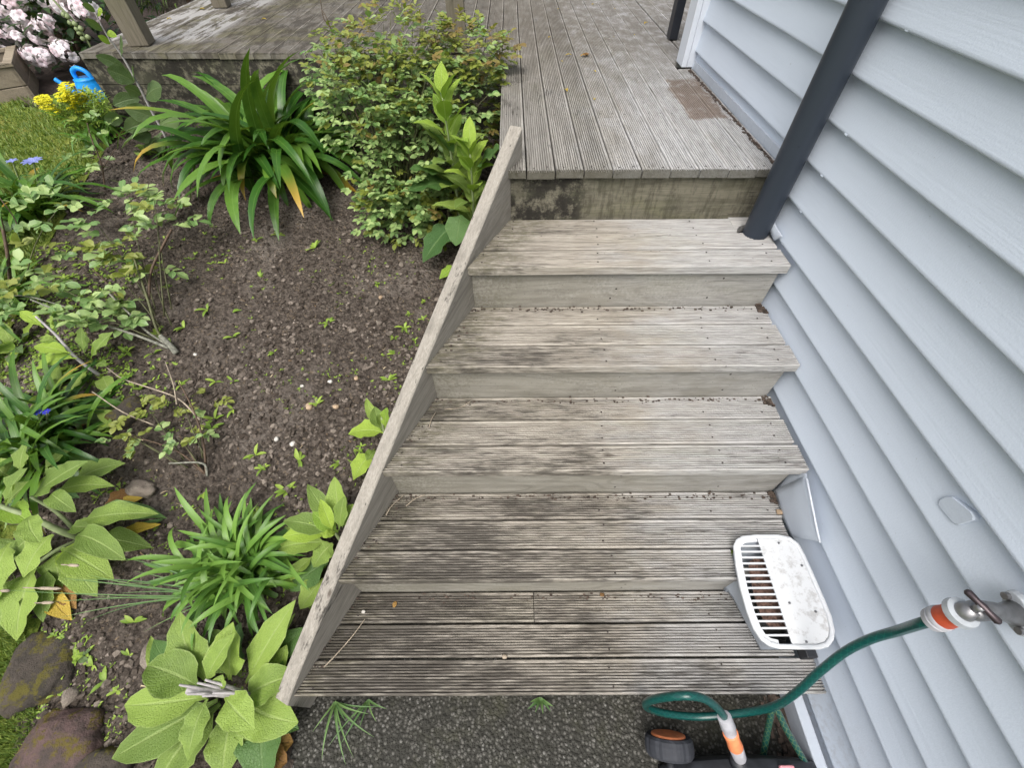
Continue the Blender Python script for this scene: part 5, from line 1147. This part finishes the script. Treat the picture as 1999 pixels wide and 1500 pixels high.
twig('fine short twig at the back of the third tread', [atz(868,800,z2), atz(900,795,z2+.002), atz(920,783,z2+.002)], .0014)
for i, (a, b_, z, s, mt, lb) in enumerate(((710,1195,.004,.005,M_PEB,'white pebble on the left of the bottom tread'),(1175,1162,.004,.006,M_BROWN,'dark seed cluster at the back of the bottom tread'),(985,1283,.002,.006,M_TWIG,'wood crumb caught in the gap of the bottom tread boards'),(1521,1001,SZ[1],.009,M_OCHRE,'brown wood chip beside the grey flashing on the second tread'))):
    c = atz(a, b_, z); rock('crumb', lb, c + Vector((0, 0, s*.4)), (s*1.3, s, s*.7), mt, 60 + i, 'debris', None, 2)
m = MB(); c = atz(768, 1187, .002); leaf_geo(m, arc(c, 1.2, R(30), .02, R(60), 5), .014, s_oval, cols=2, rnd=.5); tag(m.build('leaf_scrap', M_BROWN, smooth=True), 'triangular brown leaf scrap on the bottom tread', 'fallen leaf')
# withered leaves on the path beside the stringer foot
dlp = thing('withered_leaves', 'curled ochre-brown withered leaves on the path edge at the stringer foot', 'dead leaves', pt(545, 1440, 0))
for a, b_, c_, d_, W in ((520,1440,555,1415,.07),(525,1470,560,1490,.07),(520,1455,572,1450,.08),(530,1480,540,1500,.05),(515,1430,520,1415,.05)):
    part_leaf(dlp, bez(pt(a, b_, .01), pt(c_, d_, .02), .4), W, s_round, M_BROWN if W > .055 else M_YELLOW, fold=.5, cols=4, wave=.3)
# debris lines where boards meet wall and risers
m = MB(); rs = random.Random(91)
for k in range(1, 5):
    for j in range(120):
        y = SY[k] - .003 + rs.gauss(0, .006) if j < 110 else SY[k] - rs.random()*.2; x = xl(y) + rs.random()*(1.49 - xl(y)) if j < 110 else (xl(y) + abs(rs.gauss(0, .03)))
        y = min(y, SY[k] + .012); s = rs.uniform(.0008, .0028); z = SZ[k-1] + s*.5
        m.box((x - s*1.5, y - s, z - s*.5), (x + s*1.5, y + s, z + s*.5))
    for j in range(34):
        x = rs.uniform(1.487, 1.512); y = SY[k] + rs.uniform(-.03, .012); s = rs.uniform(.002, .005)
        if k == 1: continue
        m.box((x - s, y - s, SZ[k-1]), (x + s, y + s, SZ[k-1] + s))
for j in range(500):
    y = 1.35 + rs.random()*1.0; x = 1.512 - .014*(y-1.3) - abs(rs.gauss(0, .006)); s = rs.uniform(.001, .003); m.box((x - s, y - s*1.5, ZD), (x + s, y + s*1.5, ZD + s))
for j in range(900):
    y = rs.uniform(-.5, .0); x = 1.50 - abs(rs.gauss(0, .022)); s = rs.uniform(.0015, .006); m.box((x - s, y - s*1.5, -.181), (x + s, y + s*1.5, -.181 + s))
o = m.build('debris', M_LITTER); tag(o, 'dark crumbs and leaf litter gathered in the corners of steps and wall', 'debris', kind='stuff')
